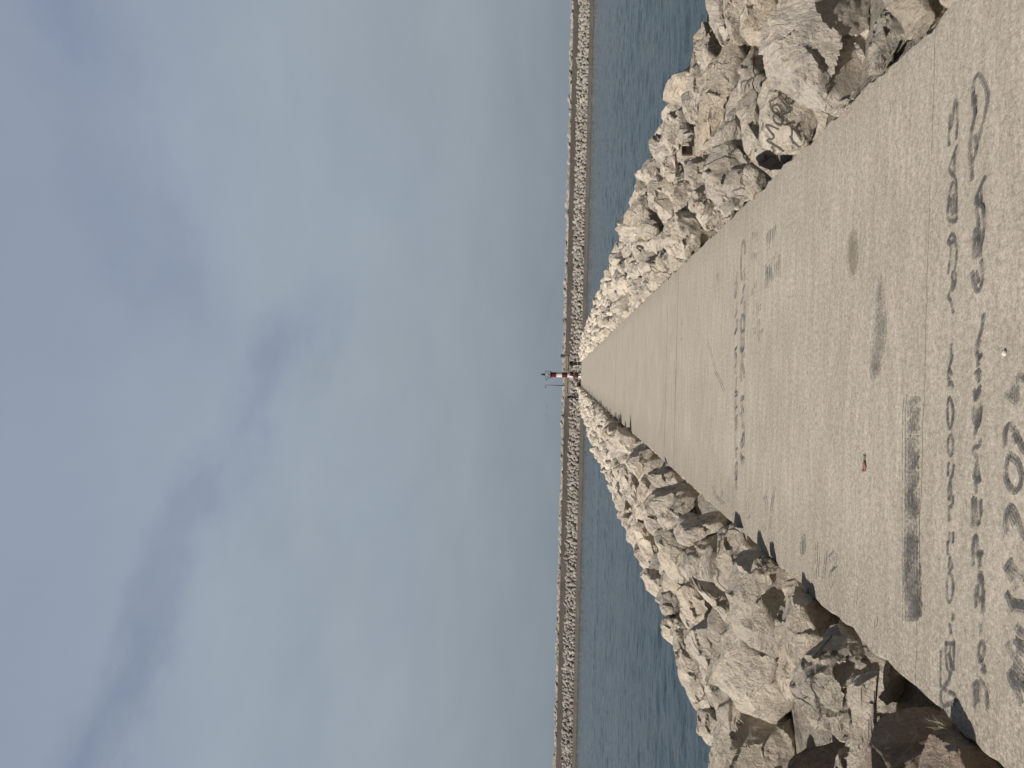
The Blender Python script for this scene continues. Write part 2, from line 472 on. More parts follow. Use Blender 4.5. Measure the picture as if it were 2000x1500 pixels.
# veil brightness by height above the horizon (haze is greyer low down)
vcol = t.ramp(zc, [(0.0, (0.212, 0.250, 0.286)), (0.05, (0.234, 0.275, 0.312)), (0.13, (0.272, 0.316, 0.354)), (0.25, (0.300, 0.349, 0.392)), (0.40, (0.310, 0.362, 0.418)), (0.62, (0.306, 0.354, 0.432)), (1.0, (0.30, 0.36, 0.45))])
SKYK = 0.07
blue = t.mix(1.0, sky.outputs[0], C(SKYK, SKYK, SKYK), 'MULTIPLY')
blue = t.mix(0.78, blue, C(0.212, 0.256, 0.362))
fine = t.mapr(t.noise(t.scalexyz(cpw, (1.0, 0.7, 1.0)), 2.2, 7, 0.55), 0.3, 0.7, 0.955, 1.045)
fc = t.new('ShaderNodeCombineXYZ', ins={'X': fine, 'Y': fine, 'Z': fine}).outputs[0]
scol = t.mix(1.0, t.mix(1.0, t.mix(cover, blue, vcol), fc, 'MULTIPLY'), C(1.09, 1.088, 1.095), 'MULTIPLY')
# unseen sky overhead and to the south, dimmed to deepen the shadows
clear = t.math('MAXIMUM', t.mapr(zc, 0.60, 0.80, 0.0, 1.0, True), t.mapr(dy, 0.28, -0.15, 0.0, 1.0, True))
dim_sky = t.mix(0.5, t.mix(1.0, sky.outputs[0], C(0.028, 0.028, 0.028), 'MULTIPLY'), C(0.105, 0.120, 0.142))
scol = t.mix(clear, scol, dim_sky)
t.put(bg.inputs['Color'], scol)
bg.inputs['Strength'].default_value = 1.0

sl = bpy.data.lights.new('sun', 'SUN'); sl.energy = 4.9; sl.angle = math.radians(0.5); sl.color = (1.0, 0.935, 0.85)
so = bpy.data.objects.new('sun', sl); COL.objects.link(so)
so.rotation_euler = SUN_DIR.to_track_quat('Z', 'Y').to_euler()
S.view_settings.view_transform = 'Standard'; S.view_settings.look = 'None'
S.view_settings.exposure = 0.0; S.view_settings.gamma = 1.0

# ------------------------------------------------------------------ sea
SEA = -2.0


def build_sea():
    ys = [-12.0]
    while ys[-1] < 169:
        ys.append(ys[-1] + (0.13 + max(0, ys[-1]) * 0.0026))
    xs = np.arange(-92, 92.01, 0.28); ys = np.array(ys)
    Xg, Yg = np.meshgrid(xs, ys); P = np.stack([Xg.ravel(), Yg.ravel(), np.zeros(Xg.size)], 1)
    wx = P[:, 0] + 0.9 * perlin(P * 0.22 + 5); wy = P[:, 1] + 0.25 * P[:, 0] * 0.3
    q = lambda fx, fy, o: perlin(np.stack([wx * fx, wy * fy, np.full(len(P), o)], 1))
    gust = 0.75 + 0.7 * perlin(np.stack([P[:, 0] * 0.02, P[:, 1] * 0.07, np.full(len(P), 3.3)], 1))
    h = (np.abs(q(0.17, 0.36, 0.5)) * -0.10 + q(0.80, 1.35, 4.5) * 0.125 + q(1.6, 2.6, 8.5) * 0.10) * gust
    fade = np.clip((92 - np.abs(P[:, 0])) / 8, 0, 1)
    P[:, 2] = SEA + h * fade
    n, m_ = len(xs), len(ys)
    a = (np.arange(m_ - 1)[:, None] * n + np.arange(n - 1)[None, :]).ravel()
    F = np.stack([a, a + 1, a + n + 1, a + n], 1)
    B = [(-1500, -80), (1500, -80), (1500, 2500), (-1500, 2500)]
    k = len(P)
    P = np.concatenate([P, np.array([(x, y, SEA - 0.16) for x, y in B])])
    F = np.concatenate([F, np.array([[k, k + 1, k + 2, k + 3]])])
    me = bpy.data.meshes.new('sea')
    me.vertices.add(len(P)); me.vertices.foreach_set('co', P.astype(np.float32).ravel())
    me.loops.add(F.size); me.loops.foreach_set('vertex_index', F.astype(np.int32).ravel())
    me.polygons.add(len(F)); me.polygons.foreach_set('loop_start', np.arange(0, F.size, 4, dtype=np.int32))
    me.update(calc_edges=True); me.validate()
    return link_mesh('sea', me, water_mat(), smooth=True)


tag(build_sea(), kind='structure')
tag(mesh_obj('seabed', [(-1500, -60, -8), (1500, -60, -8), (1500, 2500, -8), (-1500, 2500, -8)], [(0, 1, 2, 3)], BANK), kind='structure')

# ------------------------------------------------------------------ pier deck
XL, XR, YEND = -1.40, 1.626, 94.0


def bank_z(X, Y=0.0):
    if X < 0:
        tt = XL - X
        return 0.08 - 0.12 * tt if tt < 2.8 else -0.256 - (tt - 2.8) * 0.72
    tt = X - XR
    return 0.03 - 0.10 * tt if tt < 3.1 else -0.28 - (tt - 3.1) * 0.72


def build_deck():
    ys = list(np.arange(-4.0, 20.0, 0.06)) + list(np.arange(20.0, YEND - 1.2, 0.4)) + list(np.linspace(YEND - 1.2, YEND, 8))
    V, Fc = [], []
    Yn = np.array(ys)
    jl = fbm(np.stack([Yn * 3.1, Yn * 0, Yn * 0 + 3], 1), 5, gain=0.68) * 0.042
    jr = fbm(np.stack([Yn * 3.1, Yn * 0, Yn * 0 + 9], 1), 5, gain=0.68) * 0.042
    for k, y in enumerate(ys):
        sh = max(0.0, (y - (YEND - 1.2)) / 1.2) ** 2 * 0.9
        l, r = XL + jl[k] + sh, XR + jr[k] - sh
        row = [(l - 0.02, y, -0.55), (l, y, -0.03), (l + 0.02, y, -0.004), (l + 0.10, y, 0.0)] + [(l + 0.1 + (r - l - 0.2) * q, y, 0.0) for q in (0.25, 0.5, 0.75)] + [(r - 0.10, y, 0.0), (r - 0.02, y, -0.004), (r, y, -0.03), (r + 0.02, y, -0.55)]
        V += row
    n = 11
    for k in range(len(ys) - 1):
        for q in range(n - 1):
            Fc.append((k * n + q, k * n + q + 1, (k + 1) * n + q + 1, (k + 1) * n + q))
    Fc.append(tuple((len(ys) - 1) * n + q for q in range(n)))
    Fc.append(tuple(q for q in range(n))[::-1])
    return tag(mesh_obj('walkway', V, [f[::-1] if len(f) > 4 else f for f in Fc], DECK, smooth=True, sharp=40), kind='structure')


walkway = build_deck()

# ------------------------------------------------------------------ writing on the deck (strokes lie on the real deck plane)
_layer = [0]


def chaikin(P):
    if len(P) < 3:
        return P
    out = [P[0]]
    for a, b in zip(P, P[1:]):
        out += [0.75 * a + 0.25 * b, 0.25 * a + 0.75 * b]
    return out + [P[-1]]


def ribbons(strokes, width, seed=0):
    """strokes: lists of picture points on the deck -> verts, faces of flat paint strokes"""
    V, Fc = [], []
    rg = random.Random(seed)
    for stx in strokes:
        P = [ground(*q)[:2] for q in stx]
        P = chaikin(P)
        z = 0.004 + _layer[0] * 0.00006; _layer[0] += 1
        n = len(P)
        b0 = len(V)
        for i, p in enumerate(P):
            d = P[min(i + 1, n - 1)] - P[max(i - 1, 0)]
            L = np.linalg.norm(d)
            d = d / L if L > 1e-9 else np.array([1.0, 0])
            nn = np.array([-d[1], d[0]])
            wd = width * (0.42 + 0.16 * rg.random())
            V.append((*(p + nn * wd), z)); V.append((*(p - nn * wd), z))
        for i in range(n - 1):
            Fc.append((b0 + 2 * i, b0 + 2 * i + 1, b0 + 2 * i + 3, b0 + 2 * i + 2))
    return V, Fc


def writing(name, strokes, width, m, label, seed=0):
    V, Fc = ribbons(strokes, width, seed)
    o = mesh_obj(name, V, Fc, m, walkway)
    o['label'] = label
    return o


def zz(ox, oy, s, L):
    return [[(ox + a / s, oy + b / s) for a, b in st] for st in L]


T1 = lambda L: zz(1740, 1000, 3.75, L)
T2 = lambda L: zz(1740, 700, 3.75, L)
T3 = lambda L: zz(1740, 400, 3.75, L)
T4 = lambda L: zz(1740, 100, 3.75, L)
rowA = T1([[(372, 1440), (366, 1250), (368, 1020)], [(376, 1290), (420, 1320), (485, 1345), (480, 1385), (440, 1410), (376, 1432)],
           [(430, 1165), (440, 1240), (390, 1285)], [(452, 1180), (420, 1230), (400, 1270)],
           [(400, 965), (470, 970)], [(408, 960), (405, 1060), (418, 1165)], [(438, 990), (436, 1080), (455, 1170)], [(466, 945), (466, 1060), (462, 1165)], [(420, 1040), (450, 1100), (440, 1150)],
           [(430, 820), (440, 860), (446, 900)], [(462, 750), (455, 800)],
           [(430, 440), (414, 520), (414, 610), (432, 680), (452, 640), (464, 560), (452, 470), (430, 440)],
           [(420, 215), (418, 300), (436, 340), (452, 380), (456, 425)], [(440, 330), (424, 410), (452, 430)], [(460, 150), (460, 235)], [(434, 150), (432, 225), (418, 225)]])
rowA += T2([[(432, 1200), (430, 1080)], [(430, 1090), (456, 1090), (462, 1010)], [(430, 1045), (450, 970), (436, 900), (460, 850), (468, 780)], [(422, 870), (424, 800), (432, 765)], [(440, 900), (425, 960), (428, 1040)],
            [(440, 560), (420, 620), (424, 690), (440, 728), (457, 690), (462, 620), (450, 572), (440, 558)],
            [(430, 288), (418, 360), (420, 450), (437, 545), (458, 460), (462, 370), (448, 310), (430, 285)]])
rowA += T3([[(450, 1020), (445, 1080), (456, 1120), (432, 1200), (420, 1270), (445, 1300), (464, 1345)], [(430, 1205), (456, 1255)], [(428, 1330), (440, 1300)],
            [(478, 490), (452, 505), (460, 590), (432, 650), (424, 680), (444, 705), (465, 800)], [(478, 500), (482, 560), (455, 640)],
            [(425, 510), (440, 390), (450, 305), (428, 295), (424, 262), (458, 205), (484, 290), (488, 380), (474, 480)], [(430, 280), (468, 275)]])
rowA += T4([[(486, 1248), (420, 1244), (424, 1130), (440, 1010), (462, 960)], [(486, 1245), (484, 1000), (482, 930), (442, 890), (432, 850), (468, 760), (492, 690)], [(455, 1210), (440, 1080)], [(470, 1200), (462, 1050)], [(468, 900), (474, 760)],
            [(434, 700), (428, 580), (456, 555), (468, 400), (482, 345), (494, 430), (494, 540), (486, 650)], [(440, 600), (434, 540), (446, 460)]])
rowB = T1([[(622, 1440), (618, 1260)], [(618, 1270), (636, 1250), (652, 1300), (650, 1405)], [(654, 1240), (698, 1280), (712, 1370), (714, 1460)], [(640, 1300), (640, 1400)],
           [(702, 1190), (682, 1110), (650, 1080), (650, 990), (680, 948), (694, 1000), (682, 1075), (655, 1105)], [(690, 1185), (668, 1150)], [(660, 830), (660, 890)],
           [(682, 745), (680, 650)], [(680, 640), (645, 650), (640, 540)], [(630, 705), (627, 560)], [(650, 455), (672, 465), (684, 560), (686, 660)], [(652, 460), (662, 545)],
           [(656, 345), (660, 415)], [(630, 320), (684, 310)], [(640, 290), (650, 345)], [(662, 290), (668, 345)], [(612, 400), (608, 250), (626, 165), (640, 210), (640, 320)]])
rowB += T2([[(608, 1020), (608, 1245)], [(628, 1030), (635, 1220)], [(664, 1040), (668, 1170), (648, 1230)], [(615, 1210), (660, 1215)],
            [(634, 1000), (632, 900)], [(664, 912), (640, 890), (612, 870), (640, 770), (636, 735), (612, 700), (614, 655)], [(614, 660), (660, 655), (664, 600)], [(642, 790), (655, 890)],
            [(612, 600), (640, 505), (612, 440), (614, 350)], [(640, 520), (640, 380)], [(642, 520), (664, 440), (668, 330)],
            [(620, 330), (640, 250), (664, 210)], [(616, 230), (640, 330), (660, 240)], [(620, 120), (664, 90), (656, 200), (640, 130)], [(655, 70), (642, 30), (666, 0)]])
rowB += T3([[(690, 800), (676, 930), (642, 1010), (630, 1080), (648, 1115), (670, 1130), (664, 1098)], [(660, 1000), (650, 1085)],
            [(605, 490), (614, 590), (650, 655), (674, 590), (684, 480), (668, 410)], [(635, 490), (650, 585)],
            [(622, 400), (615, 250), (632, 160), (650, 280), (640, 400)], [(660, 390), (670, 300), (690, 200), (690, 60), (682, 0)], [(655, 300), (655, 180), (640, 20)], [(620, 260), (660, 250)]])
rowB += T4([[(690, 1195), (690, 1135), (628, 1130), (640, 1050), (686, 960), (700, 920)], [(666, 1130), (668, 1010)], [(640, 1060), (650, 1130)],
            [(603, 955), (602, 830), (590, 740), (594, 620), (610, 545), (624, 485), (630, 450), (612, 385), (608, 280), (628, 195), (655, 168), (688, 230), (714, 285), (724, 345), (704, 450), (670, 590), (640, 700), (628, 770), (604, 815)],
            [(628, 330), (632, 470)], [(626, 620), (638, 730)], [(612, 300), (625, 400)]])
rowC = T2([[(850, 262), (900, 300), (940, 332)], [(930, 128), (936, 230), (936, 330)], [(898, 215), (918, 290)], [(940, 140), (980, 150), (1020, 160)],
           [(848, 660), (845, 560), (868, 490), (908, 515), (945, 600), (980, 670), (1020, 700)], [(905, 560), (935, 630)],
           [(874, 725), (850, 820), (858, 910), (905, 985), (955, 965), (976, 870), (945, 770), (890, 722), (874, 725)],
           [(865, 1290), (850, 1200), (872, 1095), (908, 1105), (940, 1180), (968, 1280), (1015, 1340)], [(880, 1130), (920, 1230)]])
rowC += T1([[(848, 430), (872, 385), (902, 372)], [(862, 415), (885, 470), (905, 515)], [(875, 400), (960, 470), (1020, 510)], [(920, 540), (930, 580)],
            [(855, 600), (880, 650), (915, 730)], [(900, 670), (950, 685), (1020, 690)], [(905, 700), (1000, 720)],
            [(930, 840), (950, 880), (1010, 920)], [(868, 965), (885, 1030), (950, 1120), (1015, 1210)], [(918, 945), (960, 980), (1020, 1005)], [(940, 1010), (1010, 1050)],
            [(874, 1170), (892, 1240), (950, 1340), (970, 1425)], [(900, 1140), (950, 1190), (1030, 1230)], [(885, 1190), (940, 1225), (1000, 1290)], [(930, 1250), (1010, 1310)]])
writing('marker_writing', rowA, 0.0170, MARK, 'upper line of dark capital letters near the camera', 1)
writing('marker_writing', rowB, 0.0185, MARK, 'lower line of dark letters ending in an outlined heart', 2)
writing('marker_writing', rowC, 0.023, MARK, 'large dark letters and the date 2024 at the picture edge', 3)
U1 = lambda L: zz(1380, 420, 5.355, L)
U2 = lambda L: zz(1380, 680, 5.355, L)
rowD = U1([[(390, 262), (372, 330), (366, 460), (366, 600), (376, 690)], [(390, 262), (408, 310), (406, 420)], [(402, 560), (404, 690)], [(406, 735), (382, 810), (392, 840), (364, 940)], [(404, 900), (405, 1150), (396, 1240)],
           [(380, 1040), (362, 1150), (370, 1240), (400, 1200), (402, 1080), (380, 1040)], [(370, 1240), (362, 1400), (378, 1450), (400, 1380), (392, 1250)], [(380, 1290), (382, 1400)], [(396, 1440), (406, 1500)],
           [(325, 605), (304, 760), (302, 880)], [(322, 700), (320, 800), (304, 870)], [(332, 910), (315, 990), (324, 1010), (300, 1085)], [(320, 1090), (328, 1160), (302, 1260)], [(322, 1190), (300, 1250)], [(325, 1380), (304, 1420), (320, 1495)]])
rowD += U2([[(318, 0), (302, 30), (320, 150), (300, 215)], [(304, 240), (312, 280)], [(320, 310), (310, 420), (305, 470)], [(305, 460), (328, 470), (322, 510), (302, 500)], [(308, 530), (308, 640), (326, 620)], [(306, 640), (308, 850), (308, 1060)], [(325, 700), (318, 790), (320, 880)], [(312, 720), (316, 860)],
            [(330, 1050), (310, 1075), (315, 1160)], [(318, 1205), (300, 1280), (312, 1410), (326, 1330), (326, 1210), (318, 1205)], [(312, 1300), (316, 1390)], [(312, 1410), (322, 1490)],
            [(362, 0), (378, 60), (394, 0)], [(382, 60), (370, 200), (364, 330), (376, 350)], [(380, 160), (395, 240), (405, 320)], [(392, 512), (362, 520), (372, 590), (392, 690)], [(395, 515), (388, 550), (366, 545)], [(362, 672), (385, 780), (396, 850)], [(372, 790), (384, 830)],
            [(397, 870), (380, 970), (364, 1000), (382, 1060), (398, 980), (395, 880)], [(360, 1100), (376, 1170), (388, 1222)], [(374, 1150), (400, 1165)]])
writing('marker_writing', rowD, 0.026, MARK, 'small dark writing in two rows across the middle of the walkway', 4)
rowE = U1([[(x, a), (x + rnd_, b)] for x, a, b, rnd_ in ((632, 520, 700, 4), (642, 560, 770, -6), (655, 540, 690, 2), (664, 600, 765, 3), (676, 505, 680, 2), (684, 540, 660, -4), (694, 610, 690, 4),
           (642, 200, 300, 0), (655, 180, 380, 2), (670, 150, 300, 3), (690, 160, 240, 0), (706, 170, 330, 2), (722, 110, 200, 4), (730, 520, 650, 0), (712, 440, 520, 0), (758, 480, 620, 0), (770, 420, 650, 2),
           (535, 180, 300, -6), (500, 180, 260, 0), (520, 400, 500, 4), (490, 410, 470, 2), (540, 920, 1040, 0), (565, 940, 1010, 2), (585, 920, 950, 0), (555, 1100, 1340, 4), (512, 1180, 1260, 0), (590, 1200, 1250, 2), (520, 700, 770, 0), (484, 780, 850, 0), (120, 610, 740, 8))])
writing('worn_scratch_marks', rowE, 0.022, MARK_FAINT, 'worn dark scratch marks in short parallel lines', 5)
W5 = lambda L: zz(1380, 900, 5.0, L)
rowF = W5([[(1090, 810), (1086, 1000)], [(1104, 860), (1110, 940), (1092, 1160)], [(1080, 1080), (1066, 1170)], [(1185, 895), (1165, 1070), (1150, 1180)], [(1215, 940), (1248, 900), (1278, 960), (1272, 1060)], [(1218, 960), (1252, 1000)], [(1278, 920), (1276, 1070)], [(1278, 1060), (1228, 1080), (1220, 1200), (1240, 1250), (1270, 1100)],
           [(70, 250), (82, 330), (130, 385), (185, 430)], [(150, 130), (155, 360)], [(215, 180), (220, 330), (210, 535)], [(270, 250), (264, 400), (254, 510), (270, 540)], [(160, 300), (165, 380)],
           [(682, 250), (642, 470), (628, 640), (630, 780), (648, 830), (668, 750), (668, 670)], [(570, 380), (585, 352), (600, 440), (600, 560)], [(408, 550), (425, 570), (440, 520)], [(405, 400), (412, 520)], [(565, 640), (575, 700)], [(440, 260), (436, 300)]])
rowF += zz(1120, 600, 5.0, [[(1320, 350), (1390, 600)], [(1385, 620), (1440, 720), (1480, 830)], [(870, 780), (885, 1000), (872, 1100)], [(892, 740), (884, 1010)], [(860, 1110), (862, 1250)], [(1010, 600), (1006, 790), (1008, 1000)], [(990, 520), (992, 860), (994, 1110)], [(720, 380), (716, 860)], [(396, 920), (398, 980)], [(222, 780), (226, 850)], [(165, 480), (166, 630)], [(1066, 120), (1068, 190)], [(1070, 300), (1060, 320)]])
writing('worn_scratch_marks', rowF, 0.017, MARK_FAINT, 'thin faded scrawls and letters beside the left walkway edge', 6)
writing('worn_scratch_marks', [[(1745, 200), (1746, 222)], [(1716, 1210), (1714, 1230)], [(1676, 1155), (1674, 1190)]], 0.008, MARK, 'three short thin dark scratches', 7)


def patch(name, pts, m, label):
    z = 0.004 + _layer[0] * 0.00006; _layer[0] += 1
    P = [ground(*q)[:2] for q in pts]; P = chaikin(P + [P[0]])[:-1]
    c = sum(P) / len(P)
    V = [(*c, z)] + [(*p, z) for p in P]
    Fc = [(0, 1 + i, 1 + (i + 1) % len(P)) for i in range(len(P))]
    o = mesh_obj(name, V, Fc, m, walkway); o['label'] = label
    return o


for (ya, yb, xa, xb) in ((781, 848, 1779.5, 1800), (856, 924, 1776, 1798.5), (929, 1022, 1774.5, 1797), (1024, 1108, 1773, 1796), (1106, 1214, 1771.5, 1802)):
    n_ = 16; q1 = [(xa - (1.6 if ya > 1000 else 0.8) * k / n_ + random.uniform(-1.0, 1.0), ya + (yb - ya) * k / n_) for k in range(n_ + 1)]
    q2 = [(xb + (2.0 if ya > 1100 else -1.0) * k / n_ + random.uniform(-2.6, 1.4), ya + (yb - ya) * k / n_ + random.uniform(-1, 1)) for k in range(n_, -1, -1)]
    patch('painted_block', q1 + q2, MARK_BLOCK, 'piece of the dark painted bar that covers older writing')
writing('painted_block', [[(1770, 800), (1769, 1000), (1770, 1215)], [(1797, 960), (1799, 1210)], [(1773, 775), (1771, 800)]], 0.008, MARK, 'thin dark outline of the painted bar', 8)
patch('smeared_stain', [(1722, 540), (1727, 560), (1731, 600), (1735, 645), (1730, 690), (1725, 720), (1713, 752), (1704, 735), (1704, 690), (1709, 650), (1715, 590)], STAIN, 'long smeared grey stain')
patch('damp_stain', [(1668 + 10 * math.cos(a), 498 + 46 * math.sin(a)) for a in np.linspace(0, 2 * math.pi, 22)[:-1]], DAMP, 'oval brown damp spot')
patch('damp_stain', [(1571 + 7 * math.cos(a) * 0.6, 1068 + 22 * math.sin(a)) for a in np.linspace(0, 2 * math.pi, 12)[:-1]], MARK_FAINT, 'faint dark blotch in the weathered margin')

# pebble and a flattened scrap on the deck
def ico(level):
    bm = bmesh.new(); bmesh.ops.create_icosphere(bm, subdivisions=level, radius=1.0)
    V = np.array([v.co[:] for v in bm.verts]); Fc = [tuple(v.index for v in f.verts) for f in bm.faces]
    bm.free(); return V, Fc


ICO = {k: ico(k) for k in (2, 3, 4, 5, 6)}
g0 = ground(1965, 690)
V, Fc = ICO[3]
Vp = V * (1 + 0.25 * fbm(V * 1.3 + 4, 3)[:, None]) * np.array([0.0105, 0.009, 0.010])
Vp[:, 2] = np.maximum(Vp[:, 2], -0.006)
o = mesh_obj('pebble', Vp + g0 + np.array([0, 0, 0.006]), Fc, simple('white_pebble', (0.60, 0.57, 0.51), 0.4, 200), smooth=True)
tag(o, 'small white pebble lying on the bare concrete above the year 2024', 'pebble')
a, b_ = ground(1691, 922), ground(1690, 888)
bm = bmesh.new()
q = [Vector(ground(*x)) for x in ((1688, 903), (1692, 903), (1693, 912), (1691.5, 921), (1689.5, 921), (1687.7, 912))]
top = [bm.verts.new(v + Vector((0, 0, 0.010 + 0.006 * math.sin(i * 2)))) for i, v in enumerate(q)]
bot = [bm.verts.new(v + Vector((0, 0, 0.004))) for v in q]
bm.faces.new(top)
bm.faces.new(bot[::-1])
for i in range(6):
    bm.faces.new((top[i], bot[i], bot[(i + 1) % 6], top[(i + 1) % 6]))
sc_ = bm_obj('plastic_scrap', bm, simple('faded_red_plastic', (0.24, 0.12, 0.12), 0.5))
tag(sc_, 'small faded red plastic scrap with a brown stem lying on the walkway', 'litter')
bm = bmesh.new()
add_tube(bm, [Vector(ground(*x)) + Vector((0, 0, 0.008)) for x in ((1690.5, 903), (1690.5, 896), (1692, 891), (1690, 888))], 0.004, 6)
bm_obj('stem', bm, simple('brown_stem', (0.16, 0.11, 0.08), 0.7), sc_)


# ------------------------------------------------------------------ boulders
SUNV = np.array(SUN_DIR)


def facet(V, planes, keep=0.06):
    for n, h in planes:
        n = n / np.linalg.norm(n)
        s = V @ n
        over = np.maximum(0, s - h)
        V = V - np.outer(over * (1 - keep), n)
    return V


def fracture(V, seed, k, tilt=0.30, amount=0.9, lim=0.16):
    """break the surface into flat, slightly tilted split faces that meet in steps and ridges"""
    rg = np.random.default_rng(seed + 9000)
    size = np.abs(V).max()
    idx = rg.choice(len(V), k, replace=False)
    Pc = V[idx]
    r = V / (np.linalg.norm(V, axis=1)[:, None] + 1e-9)
    wob = V + size * 0.10 * np.stack([fbm(V / size * 3.0 + o + seed % 50, 3) for o in (0, 21, 43)], 1)
    d2 = ((wob[:, None, :] - Pc[None]) ** 2).sum(2)
    near = d2.argmin(1)
    # local surface normal of each patch: least squares plane of its own points
    N = np.zeros((k, 3)); D = np.zeros(k)
    for q in range(k):
        pts = V[near == q]
        if len(pts) < 4:
            N[q] = Pc[q] / np.linalg.norm(Pc[q]); D[q] = N[q] @ Pc[q]; continue
        m_ = pts.mean(0); u, sv, vt = np.linalg.svd(pts - m_, full_matrices=False)
        n = vt[2]
        n = n if n @ m_ > 0 else -n
        n = n + rg.normal(size=3) * tilt * rg.uniform(0.3, 1.0); n /= np.linalg.norm(n)
        N[q] = n; D[q] = n @ m_ + size * rg.uniform(-0.045, 0.035)
    n = N[near]; den = np.maximum(0.35, (r * n).sum(1))
    mv = np.clip((D[near] - (V * n).sum(1)) / den, -lim * size, lim * size)
    return V + r * (mv * amount)[:, None]


def roughen(V, size, seed, amp=1.0):
    rg = np.random.default_rng(seed)
    off = rg.uniform(0, 90, 3)
    nrm = V / (np.linalg.norm(V, axis=1)[:, None] + 1e-9)
    p = V / size
    k = size * amp
    d = fbm(p * 1.6 + off, 3) * 0.08 + fbm(p * 4.0 + off, 5, gain=0.62, ridge=True) * 0.075 + fbm(p * 15 + off, 3, gain=0.6) * 0.025
    # stepped breaks
    st = perlin(p * 2.2 + off + 40)
    d += np.round(st * 5) / 5 * 0.07
    return V + nrm * (d * k)[:, None]


def proto_rock(seed, level):
    rg = np.random.default_rng(seed)
    V, Fc = ICO[level]
    ax = np.array([1.0, rg.uniform(0.7, 0.95), rg.uniform(0.55, 0.8)])
    k = (np.abs(V) ** 2.8).sum(1) ** (-1 / 2.8)
    P = V * k[:, None] * ax
    planes = []
    for _ in range(26):
        n = rg.normal(size=3); n /= np.linalg.norm(n)
        planes.append((n, (P @ n).max() * rg.uniform(0.60, 0.90)))
    P = facet(P, planes, 0.02)
    P /= np.abs(P).max()
    P = fracture(P, seed, 15, 0.26, 0.85, 0.10)
    P = roughen(P, 1.0, seed, 0.62)
    return P, Fc


PROTO = {}


def proto(i, level):
    if (i, level) not in PROTO:
        PROTO[(i, level)] = proto_rock(100 + i, level)
    return PROTO[(i, level)]


NPROTO = 18
BOULD = []      # dict(o, X, Y, side, row, label)


def surface_hit(px, py):
    d = ray(px, py); best = None
    for tt in np.linspace(1.5, 120, 2400):
        p = EYE + d * tt
        e = p[2] - bank_z(p[0])
        if e <= 0:
            return p
        if best is None or e < best[0]:
            best = (e, p)
    return best[1]


def outline_rock(poly, mkey, seed, label, thick=0.55, push=0.25, faces=(), level=5, Y=None):
    """a boulder whose extent across the view follows a measured outline; it has its own distance, depth and facets"""
    rg = np.random.default_rng(seed)
    P2 = np.array(poly, float)
    # centroid of the polygon
    x, y = P2[:, 0], P2[:, 1]; x1, y1 = np.roll(x, -1), np.roll(y, -1)
    cr = x * y1 - x1 * y; A = cr.sum() / 2
    c = np.array([((x + x1) * cr).sum(), ((y + y1) * cr).sum()]) / (6 * A)
    base = surface_hit(*c) if Y is None else at_depth(*c, Y)
    d = ray(*c); depth = (base - EYE) @ (C2W @ np.array([0, 0, -1.0]))
    scale = depth / FPX
    size = math.sqrt(abs(A)) * scale
    base = base + d * size * push
    depth = (base - EYE) @ (C2W @ np.array([0, 0, -1.0])); scale = depth / FPX
    e1 = C2W[:, 0]; e2 = C2W[:, 1]; ev = d
    Q = (P2 - c) * np.array([1, -1]) * scale * 1.17
    # dense outline for a polar radius table
    pts = []
    for a, b in zip(Q, np.roll(Q, -1, 0)):
        for q in np.linspace(0, 1, 14, endpoint=False):
            pts.append(a + (b - a) * q)
    pts = np.array(pts); th = np.arctan2(pts[:, 1], pts[:, 0]); R = np.hypot(pts[:, 0], pts[:, 1])
    od = np.argsort(th); th, R = th[od], R[od]
    th = np.concatenate([th - 2 * np.pi, th, th + 2 * np.pi]); R = np.concatenate([R, R, R])
    V, Fc = ICO[level]
    tv = np.arctan2(V[:, 1], V[:, 0]); rho = np.hypot(V[:, 0], V[:, 1])
    Rv = np.interp(tv, th, R)
    pw = 4.2
    k = (rho ** pw + np.abs(V[:, 2]) ** pw) ** (-1 / pw)
    pl = np.stack([np.cos(tv), np.sin(tv)], 1) * (rho * k * Rv)[:, None]
    T = size * thick
    zf = V[:, 2] * k * T
    W = pl[:, :1] * e1 + pl[:, 1:] * e2 + zf[:, None] * ev
    planes = []
    for fc in faces:                       # named facets: (normal, share of the extent kept)
        n = np.array(fc[0], float); n /= np.linalg.norm(n)
        planes.append((n, (W @ n).max() * fc[1]))
    for _ in range(15):
        n = rg.normal(size=3); n /= np.linalg.norm(n)
        if n @ ev > -0.25:
            n = n - ev * (n @ ev + rg.uniform(0.3, 0.9)); n /= np.linalg.norm(n)
        if n @ SUNV < 0.15 and rg.random() < 0.75:      # quarry faces here mostly look to the left and up
            n = n - SUNV * (n @ SUNV - rg.uniform(0.25, 0.8)); n /= np.linalg.norm(n)
        planes.append((n, (W @ n).max() * rg.uniform(0.58, 0.88)))
    for _ in range(8):
        n = rg.normal(size=3); n -= ev * (n @ ev) * 0.7; n /= np.linalg.norm(n)
        planes.append((n, (W @ n).max() * rg.uniform(0.86, 0.97)))
    W = facet(W, planes, 0.02)
    W = fracture(W, seed, *((9, 0.15, 0.8, 0.05) if mkey == 'umber' or seed == 352 else (34 if level > 5 else 22, 0.24, 0.85, 0.075)))
    W = roughen(W, size * 0.62, seed, 0.50)
    o = mesh_obj('boulder', W, Fc, ROCK[mkey], smooth=True, sharp=38)
    o.location = base
    BOULD.append(dict(o=o, X=base[0], Y=base[1], label=label, keep=True, m=mkey, size=size))
    return o


RF = (0.92, -0.12, 0.30)      # a broken face turned to the walkway (away from the sun)
RD = (0.85, 0.25, 0.15)
LT = (-0.5, -0.55, 0.65)
L = []
